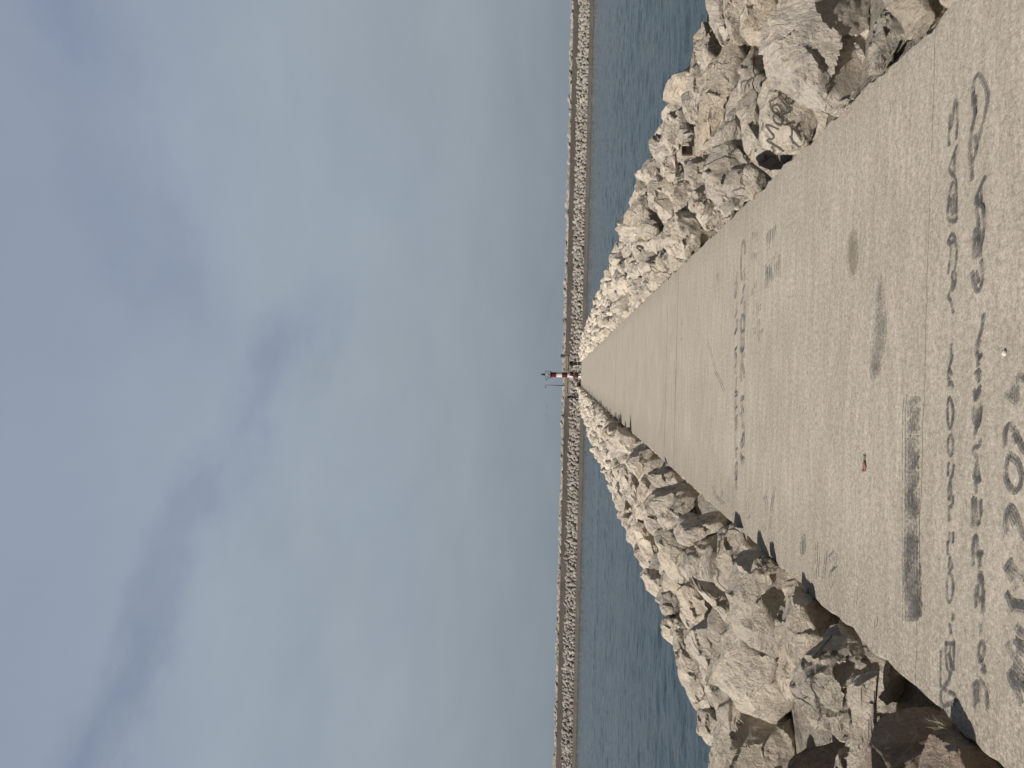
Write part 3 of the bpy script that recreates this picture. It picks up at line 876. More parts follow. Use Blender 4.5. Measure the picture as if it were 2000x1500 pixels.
# --- left bank, from the bottom of the picture (nearest) away
L += [
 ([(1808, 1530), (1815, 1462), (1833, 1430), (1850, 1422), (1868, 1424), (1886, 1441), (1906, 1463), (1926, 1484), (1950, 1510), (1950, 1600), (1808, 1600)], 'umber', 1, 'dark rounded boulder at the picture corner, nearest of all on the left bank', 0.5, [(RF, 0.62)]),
 ([(1680, 1320), (1695, 1314), (1714, 1316), (1711, 1350), (1706, 1400), (1714, 1440), (1719, 1500), (1722, 1590), (1660, 1590), (1660, 1500), (1668, 1440), (1664, 1400), (1662, 1360), (1668, 1335)], 'pale', 2, 'pale crystalline slab leaning on the big dark brown boulder, cut by the picture edge', 0.5, []),  # sunlit rim of the next boulder, split off with its light in paler colour
 ([(1705, 1322), (1722, 1310), (1750, 1316), (1766, 1330), (1800, 1362), (1838, 1401), (1836, 1428), (1816, 1462), (1809, 1500), (1800, 1590), (1712, 1590), (1706, 1440), (1700, 1370)], 'umber', 79, 'large boulder with a smooth dark brown face turned to the walkway', 0.6, [(RF, 0.05), ((0.8, -0.5, 0.3), 0.10)]),  # shaded side of the split boulder, its brown darkened to hold the shade
 ([(1558, 1345), (1572, 1310), (1592, 1285), (1620, 1264), (1650, 1251), (1676, 1255), (1694, 1276), (1724, 1308), (1702, 1320), (1684, 1324), (1670, 1345), (1666, 1400), (1667, 1436), (1635, 1426), (1600, 1411), (1575, 1392), (1562, 1368)], 'pale', 3, 'pale creased boulder with brown streaks beside the large dark brown face', 0.5, [(RF, 0.77)]),
 ([(1523, 1232), (1532, 1176), (1545, 1160), (1566, 1164), (1596, 1180), (1625, 1214), (1642, 1242), (1674, 1257), (1650, 1258), (1612, 1275), (1578, 1308), (1562, 1345), (1545, 1360), (1532, 1320), (1524, 1270)], 'tan', 4, 'tan boulder with a grey crusted top at the left edge, beyond the pale creased one', 0.5, [(RF, 0.70)]),
 ([(1437, 1108), (1450, 1094), (1475, 1092), (1515, 1106), (1542, 1124), (1576, 1164), (1548, 1166), (1532, 1190), (1525, 1228), (1526, 1270), (1508, 1260), (1470, 1246), (1446, 1222), (1440, 1190)], 'pale', 5, 'big pale boulder with a dark broken end, just beyond the tan crusted one', 0.55, [(RF, 0.68)]),
 ([(1470, 1119), (1474, 1094), (1490, 1090), (1508, 1096), (1532, 1113), (1515, 1116), (1498, 1117)], 'tan', 6, 'small light slab wedged at the left walkway edge next to the white streaked boulder', 0.5, [], ),
 ([(1404, 1086), (1412, 1042), (1432, 1030), (1452, 1040), (1472, 1058), (1504, 1095), (1476, 1093), (1448, 1100), (1438, 1130), (1440, 1178), (1422, 1178), (1402, 1142)], 'streaked', 7, 'upright tan boulder streaked white with droppings on its right side', 0.5, [(RF, 0.82)]),
 ([(1326, 1030), (1336, 1010), (1352, 986), (1376, 978), (1396, 995), (1413, 1012), (1410, 1026), (1376, 1046), (1364, 1056), (1345, 1060), (1330, 1050)], 'mottled', 8, 'boulder with a broad flat dark face at the left edge, beyond the white streaked one', 0.5, [(RF, 0.05)]),
 ([(1274, 970), (1296, 952), (1330, 940), (1346, 947), (1360, 965), (1352, 987), (1332, 1012), (1326, 1031), (1305, 1031), (1290, 1010), (1280, 990)], 'mottled', 9, 'mottled boulder with dark pitted top right against a dark flat faced one', 0.5, [(RF, 0.62)]),
 ([(1274, 906), (1290, 893), (1306, 901), (1325, 925), (1321, 940), (1299, 951), (1280, 946), (1268, 926)], 'mottled', 10, 'dark shaded boulder at the walkway edge behind the mottled pitted one', 0.5, [(RF, 0.10)]),
 ([(1233, 892), (1250, 880), (1270, 878), (1280, 890), (1272, 912), (1256, 929), (1241, 926), (1232, 908)], 'pale', 11, 'pale knobbly boulder by the left edge behind the dark shaded one, dark notch beside', 0.5, [(RF, 0.72)]),
 ([(1212, 842), (1220, 830), (1240, 850), (1239, 868), (1232, 886), (1222, 872)], 'pale', 12, 'pale wedge shaped boulder with a shadowed right side in the left edge row', 0.5, [(RF, 0.52)]),
 ([(1400, 1300), (1418, 1250), (1425, 1228), (1445, 1223), (1466, 1240), (1470, 1256), (1492, 1262), (1526, 1285), (1531, 1320), (1543, 1362), (1546, 1388), (1525, 1392), (1505, 1396), (1480, 1382), (1450, 1372), (1428, 1352), (1404, 1332)], 'pale', 13, 'broad pale boulder in the middle of the left bank with a black shaded top end', 0.6, [(RF, 0.82)]),
 ([(1402, 1345), (1425, 1352), (1450, 1372), (1500, 1385), (1530, 1386), (1546, 1400), (1550, 1440), (1546, 1480), (1552, 1560), (1400, 1560), (1410, 1450), (1416, 1420), (1406, 1382)], 'pale', 14, 'largest pale speckled boulder on the left bank, cut off by the picture edge', 0.6, [(RF, 0.85)]),
 ([(1545, 1372), (1560, 1354), (1576, 1392), (1612, 1426), (1666, 1438), (1642, 1470), (1632, 1560), (1535, 1560), (1548, 1440)], 'umber', 15, 'dark brown shadowed boulder in the hollow between the two biggest pale ones', 0.45, [(RF, -0.1)]),  # shaded face of a pale boulder, built apart with the shade in its colour
 ([(1628, 1560), (1632, 1500), (1650, 1456), (1668, 1450), (1670, 1560)], 'grey', 16, 'grey sliver of a boulder leaning on the large dark brown faced one', 0.5, []),
 ([(1324, 1146), (1340, 1139), (1366, 1150), (1385, 1174), (1403, 1190), (1411, 1210), (1424, 1222), (1410, 1232), (1370, 1216), (1346, 1206), (1334, 1180)], 'tan', 17, 'yellowish tan boulder halfway down the left bank', 0.5, []),
 ([(1350, 1240), (1364, 1210), (1400, 1215), (1424, 1225), (1416, 1260), (1403, 1290), (1398, 1331), (1389, 1320), (1366, 1282), (1350, 1265)], 'grey', 18, 'greyish boulder below the yellowish tan one, beside the broad pale one', 0.5, []),
 ([(1365, 1285), (1386, 1290), (1398, 1326), (1404, 1360), (1406, 1389), (1392, 1390), (1380, 1352)], 'grey', 19, 'narrow grey boulder standing upright before the broad pale one', 0.5, []),
 ([(1315, 1245), (1330, 1239), (1350, 1260), (1366, 1290), (1376, 1330), (1386, 1386), (1366, 1392), (1350, 1362), (1334, 1322), (1326, 1285)], 'pale', 20, 'long light boulder with an ochre patch on the seaward side', 0.5, []),
 ([(1361, 1388), (1385, 1388), (1411, 1400), (1416, 1426), (1402, 1452), (1386, 1452), (1367, 1427)], 'pale', 21, 'whitish blue-grey seaward boulder at the left waterside, second from the picture edge', 0.5, []),
 ([(1389, 1450), (1415, 1441), (1446, 1480), (1442, 1560), (1390, 1560)], 'pale', 22, 'seaward boulder of the left bank cut by the picture edge', 0.5, []),
 ([(1287, 1164), (1310, 1159), (1331, 1180), (1336, 1201), (1319, 1209), (1297, 1196)], 'mottled', 23, 'rounded boulder with a dark spot at the outer left bank', 0.5, []),
 ([(1293, 1210), (1320, 1207), (1331, 1240), (1319, 1261), (1297, 1241)], 'pale', 24, 'small light boulder on the seaward rim next to the rounded dark spotted one', 0.5, []),
 ([(1253, 1115), (1300, 1117), (1331, 1140), (1321, 1161), (1290, 1166), (1266, 1146)], 'mottled', 25, 'mottled boulder on the seaward rim with dark hollows', 0.5, []),
 ([(1284, 1045), (1306, 1034), (1326, 1034), (1337, 1055), (1346, 1071), (1351, 1086), (1341, 1111), (1331, 1131), (1310, 1121), (1294, 1090)], 'pale', 26, 'tall pale boulder below the pitted mottled one', 0.5, []),
 ([(1335, 1101), (1350, 1074), (1376, 1054), (1397, 1047), (1404, 1070), (1402, 1110), (1402, 1146), (1370, 1142), (1345, 1126)], 'grey', 27, 'grey boulder with a blackish patch in front of the white streaked one', 0.5, [(RF, 0.82)]),
 ([(1332, 1130), (1346, 1126), (1370, 1142), (1402, 1147), (1420, 1178), (1440, 1180), (1444, 1222), (1424, 1222), (1402, 1190), (1384, 1172), (1362, 1148)], 'pale', 28, 'pale lumpy boulder between the grey blackish one and the big pale one', 0.5, []),
 ([(1255, 985), (1276, 968), (1290, 1012), (1304, 1032), (1284, 1046), (1266, 1030)], 'pale', 29, 'light boulder behind the tall pale one on the left bank', 0.5, []),
 ([(1238, 1020), (1266, 1030), (1284, 1048), (1294, 1092), (1272, 1100), (1250, 1070)], 'tan', 30, 'tan boulder on the outer left bank before the rim', 0.5, []),
 ([(1262, 930), (1282, 946), (1300, 952), (1276, 968), (1256, 985), (1246, 955)], 'tan', 31, 'buff boulder tucked below the dark shaded edge boulder', 0.5, []),
 ([(1210, 905), (1232, 905), (1246, 930), (1254, 962), (1246, 985), (1224, 960)], 'mottled', 32, 'speckled boulder on the mid left bank below the knobbly pale one', 0.5, []),
]
# --- right bank
Rr = [
 ([(1512, 100), (1515, 60), (1530, 20), (1545, -30), (1600, -70), (1672, -50), (1692, 0), (1701, 40), (1701, 100), (1698, 140), (1682, 176), (1656, 200), (1620, 212), (1586, 208), (1555, 190), (1534, 165), (1514, 140)], 'grey', 51, 'largest grey cracked boulder on the right bank with a rusty patch', 0.6, [(LT, 0.72)]),
 ([(1482, 232), (1486, 190), (1500, 170), (1512, 146), (1540, 164), (1562, 196), (1592, 210), (1627, 213), (1612, 240), (1592, 262), (1562, 285), (1540, 306), (1520, 304), (1500, 286), (1488, 266)], 'pale', 52, 'pale boulder with the word MORG written on it, at the right walkway edge', 0.45, [((-0.75, -0.55, 0.35), 0.45)]),
 ([(1448, 182), (1464, 178), (1482, 202), (1482, 236), (1490, 270), (1511, 296), (1519, 322), (1524, 342), (1500, 348), (1476, 312), (1455, 272), (1446, 230)], 'pale', 53, 'long pale boulder leaning beside the one with the writing', 0.5, []),
 ([(1385, 322), (1395, 290), (1420, 282), (1440, 299), (1453, 320), (1459, 350), (1461, 378), (1445, 397), (1430, 402), (1405, 402), (1389, 376), (1380, 346)], 'grey', 54, 'bluish grey boulder with white veins on the right bank', 0.5, []),
 ([(1390, 290), (1404, 260), (1420, 234), (1436, 214), (1449, 230), (1452, 270), (1457, 297), (1440, 300), (1420, 283)], 'grey', 55, 'dark slate grey leaning slab above the white veined boulder', 0.5, []),
 ([(1368, 262), (1380, 200), (1385, 164), (1400, 110), (1420, 84), (1441, 79), (1457, 110), (1452, 150), (1452, 192), (1449, 226), (1431, 235), (1412, 262), (1392, 291), (1377, 302), (1366, 286)], 'tan', 56, 'big smooth tan boulder in the middle of the right bank', 0.55, []),
 ([(1454, 100), (1475, 82), (1506, 94), (1514, 132), (1506, 162), (1486, 192), (1475, 212), (1454, 182), (1449, 140)], 'mottled', 57, 'dark shadowed boulder between the tan one and the largest grey cracked one', 0.5, [((0.5, 0.7, 0.5), 0.3)]),
 ([(1384, 10), (1394, -40), (1416, -40), (1426, 40), (1433, 80), (1418, 93), (1400, 61), (1388, 30)], 'grey', 58, 'blue-grey rough boulder at the right waterside, cut by the picture edge', 0.5, []),
 ([(1415, -40), (1462, -40), (1467, 30), (1457, 72), (1432, 82), (1423, 40)], 'pale', 59, 'pale ribbed boulder next to the blue-grey rough one', 0.5, []),
 ([(1458, 32), (1466, 0), (1490, -40), (1548, -40), (1531, 20), (1515, 60), (1511, 92), (1480, 86), (1456, 77)], 'tan', 60, 'yellowish rough boulder behind the largest grey cracked one', 0.5, []),
 ([(1362, 56), (1370, 30), (1386, 20), (1401, 60), (1417, 95), (1401, 131), (1390, 157), (1377, 152), (1364, 110)], 'mottled', 61, 'seaward boulder with a dark black-brown upper face on the right bank', 0.5, [((0.6, 0.6, 0.5), 0.25)]),
 ([(1351, 152), (1357, 100), (1366, 110), (1381, 156), (1386, 166), (1396, 206), (1380, 212), (1364, 202), (1351, 182)], 'mottled', 62, 'dark crusted boulder at the right waterside below the black-brown one', 0.5, []),
 ([(1297, 231), (1304, 215), (1320, 204), (1336, 194), (1343, 230), (1343, 261), (1339, 291), (1320, 302), (1297, 302)], 'mottled', 63, 'dark brownish boulder on the right seaward rim', 0.5, [((0.5, 0.6, 0.6), 0.4)]),
 ([(1334, 191), (1350, 184), (1366, 215), (1369, 246), (1352, 242), (1341, 231)], 'grey', 64, 'small grey pointed boulder beside the dark brownish rim boulder', 0.5, []),
 ([(1364, 206), (1392, 204), (1396, 236), (1401, 271), (1391, 291), (1375, 309), (1364, 311), (1361, 260)], 'tan', 65, 'upright tan boulder next to the board on the right bank', 0.5, []),
 ([(1331, 291), (1350, 264), (1364, 275), (1364, 301), (1345, 303)], 'pale', 66, 'small white triangular stone above the wooden board', 0.5, []),
 ([(1341, 322), (1365, 312), (1389, 300), (1391, 331), (1386, 356), (1355, 361), (1344, 341)], 'mottled', 67, 'dark pocked boulder beneath the wooden board', 0.5, []),
 ([(1294, 331), (1300, 304), (1319, 309), (1326, 346), (1310, 353), (1299, 346)], 'rusty', 68, 'boulder with a pinkish rusty face near the wooden board', 0.5, []),
 ([(1256, 340), (1270, 318), (1296, 303), (1297, 332), (1302, 352), (1290, 362), (1268, 352)], 'grey', 69, 'grey boulder on the right seaward rim beyond the pinkish one', 0.5, []),
 ([(1351, 366), (1375, 354), (1391, 360), (1402, 381), (1421, 402), (1438, 404), (1426, 419), (1400, 442), (1380, 441), (1365, 416), (1352, 396)], 'rusty', 70, 'pale boulder with a bright rust spot at the right walkway edge', 0.5, []),
 ([(1300, 441), (1325, 424), (1355, 424), (1376, 445), (1392, 455), (1371, 481), (1350, 497), (1310, 491), (1299, 471)], 'pale', 71, 'wide pale boulder at the right edge, next along from the rust spotted one', 0.5, []),
 ([(1700, 122), (1714, 55), (1730, 18), (1755, 38), (1782, 70), (1762, 90), (1741, 114), (1722, 140), (1702, 152)], 'mottled', 72, 'grey layered boulder at the right walkway edge between two pale ones', 0.5, [(LT, 0.6)]),
 ([(1722, -30), (1835, -60), (1852, 10), (1822, 40), (1801, 55), (1782, 70), (1758, 40), (1736, 10)], 'tan', 73, 'flat sided tan boulder nearest the camera on the right bank', 0.5, [(LT, 0.5)]),
 ([(1628, 214), (1644, 196), (1684, 170), (1700, 150), (1706, 142), (1690, 166), (1662, 198), (1640, 216)], 'pale', 74, 'small pale block wedged under the largest grey boulder at the edge', 0.8, []),
 ([(1326, 356), (1350, 362), (1352, 398), (1364, 416), (1376, 444), (1352, 424), (1326, 424), (1318, 390)], 'tan', 75, 'brownish upright boulder left of the rust spotted one', 0.5, []),
 ([(1265, 356), (1290, 362), (1306, 352), (1322, 360), (1318, 392), (1322, 424), (1300, 440), (1280, 410)], 'pale', 76, 'whitish boulder in the middle of the right bank before the dark ridge', 0.5, []),
 ([(1236, 408), (1256, 384), (1280, 390), (1284, 420), (1300, 442), (1298, 474), (1276, 470), (1252, 440)], 'mottled', 77, 'boulder with a dark cleft on the outer right bank', 0.5, []),
 ([(1452, 330), (1466, 322), (1500, 348), (1488, 372), (1470, 388), (1462, 378)], 'rusty', 78, 'pinkish boulder at the right walkway edge beside a dark gap', 0.5, []),
]

POLYS = []
WROCK = None
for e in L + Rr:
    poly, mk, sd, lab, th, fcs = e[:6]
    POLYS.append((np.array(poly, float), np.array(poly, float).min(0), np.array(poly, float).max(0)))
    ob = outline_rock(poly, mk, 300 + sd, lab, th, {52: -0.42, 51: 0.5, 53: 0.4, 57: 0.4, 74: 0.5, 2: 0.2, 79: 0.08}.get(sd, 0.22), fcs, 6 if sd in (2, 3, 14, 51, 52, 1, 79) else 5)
    if 'MORG' in lab:
        WROCK = ob

# --- the rest of both banks
SPEC = []


def fill_bank(side):
    rg = np.random.default_rng(21 + side)
    rows = [0.30, 0.85, 1.45, 2.05, 2.65, 3.25, 3.85, 4.5, 5.2, 6.0]
    for r, t0 in enumerate(rows):
        y = 2.0 + rg.uniform(0, 0.5)
        while y < YEND + 2.5:
            big = rg.random() < 0.22
            s = rg.uniform(0.30, 0.50) if big else rg.uniform(0.20, 0.34)
            tt = t0 + rg.uniform(-0.16, 0.16)
            if y > (19.0 if side < 0 else 13.0):
                s *= 0.80 if y < 24 else 0.68
            traced = y < (19.0 if side < 0 else 13.0)
            yy = y
            if yy > YEND - 1.0:
                tt = max(0.1, tt)
            X = XL - tt if side < 0 else XR + tt
            if yy > YEND - 2.0:          # bank closes round the head of the pier
                X *= max(0.2, 1 - (yy - YEND + 2) / 6.0)
            z = bank_z(X) if abs(X) > 1.3 else -0.25
            if traced:
                z -= 0.14 + 0.22 * s
            else:
                z += rg.uniform(-0.14, 0.10) + (0.06 if big else -0.02)
                if side < 0 and r == 0:
                    z += 0.03
                if side > 0 and r == 0:
                    z -= 0.08
            if r == 0:                   # keep the edge row off the deck
                need = s * 0.80
                X = min(X, XL - need) if side < 0 else max(X, XR + need * 0.85)
            if yy > YEND + 0.2:
                z = -0.45 - 0.3 * (yy - YEND)
            rot = Euler(rg.uniform(0, 6.28, 3)).to_matrix()
            sc = np.array([rg.uniform(0.9, 1.25), rg.uniform(0.85, 1.15), rg.uniform(0.8, 1.1)]) * s
            mk = rg.choice(['pale', 'grey', 'tan', 'mottled', 'brown'], p=[0.52, 0.17, 0.14, 0.17, 0.0])
            SPEC.append(dict(side=side, row=r, X=X, Y=yy, z=z, rot=rot, sc=sc, s=s, m=str(mk), p=int(rg.integers(NPROTO))))
            y += s * rg.uniform(1.25, 1.65)


fill_bank(-1); fill_bank(1)

# mound under the boulders
def build_mound():
    ys = np.arange(-6, YEND + 9, 0.5)
    prof = [-13, -9, -7, -5.6, -4.6, -3.6, -2.6, -1.8, -1.3, 0, 1.5, 2.1, 3.0, 4.0, 5.0, 5.8, 7.2, 9.2, 13]
    V, Fc = [], []
    for y in ys:
        dn = max(0.0, y - YEND + 0.6) * 0.7
        for x in prof:
            z = bank_z(x) - 0.34 if abs(x) > 1.35 else -0.5
            V.append((x, y, max(-7.5, z - dn)))
    V = np.array(V)
    V[:, 2] += fbm(V * 1.1, 4) * 0.16
    n = len(prof)
    for k in range(len(ys) - 1):
        for q in range(n - 1):
            Fc.append((k * n + q, k * n + q + 1, (k + 1) * n + q + 1, (k + 1) * n + q))
    return tag(mesh_obj('rubble_mound', V, Fc, BANK, smooth=True), kind='structure')


build_mound()

# nearer boulders become objects, the rest one pile
_mesh_cache = {}


def spec_mesh(p, level, mk):
    key = (p, level, mk)
    if key not in _mesh_cache:
        V, Fc = proto(p, level)
        me = bpy.data.meshes.new('boulder'); me.from_pydata([tuple(v) for v in V], [], Fc); me.update()
        me.materials.append(ROCK[mk])
        me.polygons.foreach_set('use_smooth', [True] * len(me.polygons))
        me.set_sharp_from_angle(angle=math.radians(38))
        _mesh_cache[key] = me
    return _mesh_cache[key]


def spec_matrix(sp):
    return Matrix.Translation((sp['X'], sp['Y'], sp['z'])) @ sp['rot'].to_4x4() @ Matrix.Diagonal((*sp['sc'], 1.0))


cand = [sp for sp in SPEC if sp['Y'] < 56]
rest = [sp for sp in SPEC if sp['Y'] >= 56]
for sp in cand:
    me = spec_mesh(sp['p'], 4 if sp['Y'] < 20 else 3, sp['m'])
    o = bpy.data.objects.new('boulder', me); COL.objects.link(o)
    o.matrix_world = spec_matrix(sp)
    sp['o'] = o
bpy.context.view_layer.update()
dg = bpy.context.evaluated_depsgraph_get()
counts = {}; bad = {}


def in_traced(x, y):
    for P, mn, mx in POLYS:
        if mn[0] <= x <= mx[0] and mn[1] <= y <= mx[1]:
            a, b = P, np.roll(P, -1, 0)
            c_ = (a[:, 1] > y) != (b[:, 1] > y)
            if (c_ & (x < (b[:, 0] - a[:, 0]) * (y - a[:, 1]) / (b[:, 1] - a[:, 1] + 1e-12) + a[:, 0])).sum() % 2:
                return True
    return False


FILL = {sp['o'].name for sp in cand}
Hv = Vector(EYE)
for iy in range(0, 1500, 5):
    for ix in range(1130, 2000, 4):
        d = ray(ix + 1.5, iy + 1.5)
        if d[2] > -0.01:
            continue
        hit, loc, nor, fi, ob, mw = S.ray_cast(dg, Hv, Vector(d), distance=75)
        if hit:
            counts[ob.name] = counts.get(ob.name, 0) + 1
            if ob.name in FILL and in_traced(ix + 1.5, iy + 1.5):
                bad[ob.name] = bad.get(ob.name, 0) + 1
traced_n = len(BOULD)
for sp in list(cand):                  # fillers that would stand in front of a measured boulder go
    k = sp['o'].name
    if bad.get(k, 0) > 0.45 * counts.get(k, 1):
        bpy.data.objects.remove(sp['o']); cand.remove(sp)
vis = sorted([sp for sp in cand if counts.get(sp['o'].name, 0) >= 3], key=lambda s: -counts[s['o'].name])
keep = vis[:300 - traced_n]
keepid = {id(s) for s in keep}
for sp in cand:
    if id(sp) in keepid:
        BOULD.append(dict(o=sp['o'], X=sp['X'], Y=sp['Y'], label=None, m=sp['m'], size=sp['s'], row=sp['row']))
    else:
        bpy.data.objects.remove(sp['o']); rest.append(sp)


def merged(name, specs, level_of, mats):
    VV, FF, MI, off = [], [], [], 0
    keys = list(mats)
    for sp in specs:
        V, Fc = proto(sp['p'], level_of(sp))
        M = np.array(spec_matrix(sp))
        VV.append(V @ M[:3, :3].T + M[:3, 3])
        FF.append(np.array(Fc) + off); off += len(V)
        MI.append(np.full(len(Fc), keys.index(sp['m']), int))
    V = np.concatenate(VV); Fa = np.concatenate(FF); mi = np.concatenate(MI)
    me = bpy.data.meshes.new(name)
    me.vertices.add(len(V)); me.vertices.foreach_set('co', V.astype(np.float32).ravel())
    me.loops.add(len(Fa) * 3); me.loops.foreach_set('vertex_index', Fa.astype(np.int32).ravel())
    me.polygons.add(len(Fa)); me.polygons.foreach_set('loop_start', np.arange(0, len(Fa) * 3, 3, dtype=np.int32))
    me.polygons.foreach_set('material_index', mi.astype(np.int32))
    for k in keys:
        me.materials.append(mats[k])
    me.update(calc_edges=True); me.validate()
    return link_mesh(name, me, None, None)


pile = merged('boulder_pile', rest, lambda s: 3 if s['Y'] < 58 else 2, ROCK)
tag(pile, 'mass of smaller and more distant grey boulders along both sides of the pier', 'boulders', 'boulders of the pier banks', 'stuff')


def ordinal(n):
    return f"{n}{'th' if 10 <= n % 100 <= 20 else {1: 'st', 2: 'nd', 3: 'rd'}.get(n % 10, 'th')}"


TONE = {'pale': 'pale', 'grey': 'grey', 'tan': 'tan', 'mottled': 'dark mottled', 'brown': 'brownish', 'umber': 'dark brown'}
ROWN = {0: 'row touching the {s} walkway edge', 1: 'second row off the {s} edge', 2: 'third row off the {s} edge', 3: 'fourth row off the {s} edge', 4: 'fifth row off the {s} edge', 5: 'row on the {s} seaward rim', 6: 'row just below the {s} rim', 7: 'upper row of the {s} slope', 8: 'lower row of the {s} slope', 9: 'lowest row of the {s} slope'}
grp = {}
for bd in BOULD:
    bd['side'] = 'left' if bd['X'] < 0 else 'right'
    if bd['label'] is None:
        grp.setdefault((bd['side'], bd['row'], bd['m']), []).append(bd)
for (sd, rw, mk), Ls in grp.items():
    Ls.sort(key=lambda q: q['Y'])
    for i, bd in enumerate(Ls):
        szw = 'large' if bd['size'] > 0.36 else 'small'
        bd['label'] = f"{ordinal(i + 1)} {TONE[mk]} boulder from the camera in the {ROWN[rw].format(s=sd)}"
for bd in BOULD:
    tag(bd['o'], bd['label'], 'boulder', 'boulders of the pier banks')

# --- writing on one boulder, laid on its real surface
if WROCK is not None:
    W4 = lambda Ls: zz(1350, 0, 4.0, Ls)
    morg = W4([[(722, 1182), (640, 1128), (574, 1090), (660, 1085), (612, 1020), (572, 968), (630, 985), (685, 1012)],
               [(700, 985), (652, 962), (636, 905), (676, 888), (712, 938), (700, 985)],
               [(772, 975), (690, 905), (624, 868), (645, 815), (690, 828), (706, 885)], [(700, 900), (740, 888), (775, 872)],
               [(782, 868), (690, 772), (680, 722), (715, 690), (745, 738), (738, 782)], [(745, 772), (788, 758), (800, 800), (768, 822), (738, 792)],
               [(636, 582), (680, 630), (742, 690)], [(770, 965), (790, 1030), (778, 1090), (842, 1150)], [(770, 1060), (800, 1125)], [(852, 1042), (810, 1030), (838, 950), (852, 990)], [(862, 1100), (800, 1000)]])
    me = WROCK.data; mw = WROCK.matrix_world
    bvh = BVHTree.FromPolygons([WROCK.location + v.co for v in me.vertices], [tuple(p.vertices) for p in me.polygons])
    V, Fc = [], []
    for stx in morg:
        P = chaikin(chaikin([np.array(q, float) for q in stx]))
        Q = [P[0]]
        for a, b in zip(P, P[1:]):
            nseg = max(1, int(np.linalg.norm(b - a) / 1.2))
            Q += [a + (b - a) * (k + 1) / nseg for k in range(nseg)]
        prev = None
        for i, p in enumerate(Q):
            d = Q[min(i + 1, len(Q) - 1)] - Q[max(i - 1, 0)]; d = d / (np.linalg.norm(d) + 1e-9); nn = np.array([-d[1], d[0]])
            cur = []
            for s_ in (-1, 0, 1):
                q = p + nn * s_ * 1.55
                h = bvh.ray_cast(Vector(EYE), Vector(ray(*q)))
                cur.append(None if h[0] is None else h[0] + (h[1] if h[1].dot(Vector(EYE) - h[0]) > 0 else -h[1]) * 0.003 - Vector(ray(*q)) * 0.004)
            if None in cur or (prev and (cur[1] - V[prev + 1]).length > 0.08):
                prev = None; continue
            b0 = len(V); V += cur
            if prev is not None:
                for k in (0, 1):
                    Fc.append((prev + k, prev + k + 1, b0 + k + 1, b0 + k))
            prev = b0
    wr = mesh_obj('marker_writing', [v - WROCK.location for v in V], Fc, MARK_ROCK, WROCK)
    wr['label'] = 'dark hand written word MORG with smaller strokes below'

# a broken board lying among the right hand boulders
c0 = surface_hit(1345, 308)
bd_ = empty('wooden_board', c0 + np.array([0, -0.35, 0.12]), 0.35)
tag(bd_, 'short brown wooden board lying between boulders on the right bank', 'board')
bm = bmesh.new(); add_box(bm, -0.075, 0.075, -0.02, 0.02, -0.12, 0.03, 0.006)
bm_obj('plank', bm, simple('dark_wood', (0.09, 0.065, 0.045), 0.8, 25), bd_)
bm = bmesh.new(); add_box(bm, -0.075, 0.075, -0.035, 0.025, 0.0315, 0.043, 0.004)
bm_obj('edge_strip', bm, simple('light_wood', (0.42, 0.33, 0.20), 0.7, 25), bd_)

# dry grass tuft in the left edge crack
g1 = ground(1852, 1420)
bm = bmesh.new()
rgt = random.Random(4)
for k in range(46):
    a = rgt.uniform(0, 6.28); r0 = rgt.uniform(0, 0.05); ln = rgt.uniform(0.03, 0.08)
    p0 = Vector((g1[0] - 0.02 + r0 * math.cos(a) * 0.6, g1[1] + 1.6 * r0 * math.sin(a), -0.01))
    p2 = p0 + Vector((math.cos(a) * ln * 0.8, math.sin(a) * ln * 0.8, ln * rgt.uniform(0.4, 1.0)))
    p1 = (p0 + p2) / 2 + Vector((0, 0, ln * 0.25)); s_ = Vector((-math.sin(a), math.cos(a), 0)) * 0.0022
    v = [bm.verts.new(x) for x in (p0 - s_, p0 + s_, p1 + s_ * .8, p1 - s_ * .8, p2)]
    bm.faces.new((v[0], v[1], v[2], v[3])); bm.faces.new((v[3], v[2], v[4]))
tag(bm_obj('grass_tuft', bm, simple('dry_grass', (0.17, 0.145, 0.095), 0.8)), 'small dry grass tuft growing in the crack by the dark brown boulder', 'grass tuft')

# ------------------------------------------------------------------ far breakwater
YB = 164.0


def far_z(px_below):      # height of something seen px below the horizon at the far breakwater
    return 1.6 - px_below * YB / FPX


fb = empty('far_breakwater', (0, YB, SEA))
tag(fb, 'long grey concrete breakwater wall across the far side of the harbour', 'breakwater')
bm = bmesh.new(); add_box(bm, -150, 150, 0.0, 4.0, 0 - 1.0, far_z(26) - SEA, 0.05)
bm_obj('ledge', bm, LEDGE, fb)
zw0, zw1 = far_z(7.5) - SEA, far_z(-5.5) - SEA
bm = bmesh.new(); add_box(bm, -150, -5.0, 5.6, 7.0, 0.2, zw1, 0.04); add_box(bm, 4.0, 150, 5.6, 7.0, 0.2, zw1 - 0.0, 0.04)
bm_obj('parapet', bm, WALL, fb)
bm = bmesh.new(); add_box(bm, -4.99, 3.99, 5.55, 7.0, 0.2, zw1 + 0.05, 0.04)
q_ = bm_obj('parapet', bm, WALLP, fb); q_['label'] = 'paler clean length of the parapet by the lamp'
bm = bmesh.new()
for x0 in (-4.6, -1.9, 0.9, 3.7):
    add_tube(bm, [(x0, 5.3, 0.9), (x0, 5.3, zw1 - 0.25)], 0.035, 6)
add_tube(bm, [(-4.6, 5.3, zw1 - 0.25), (3.7, 5.3, zw1 - 0.25)], 0.05, 6)
bm_obj('handrail', bm, simple('dark_steel', (0.07, 0.065, 0.06), 0.6), fb)

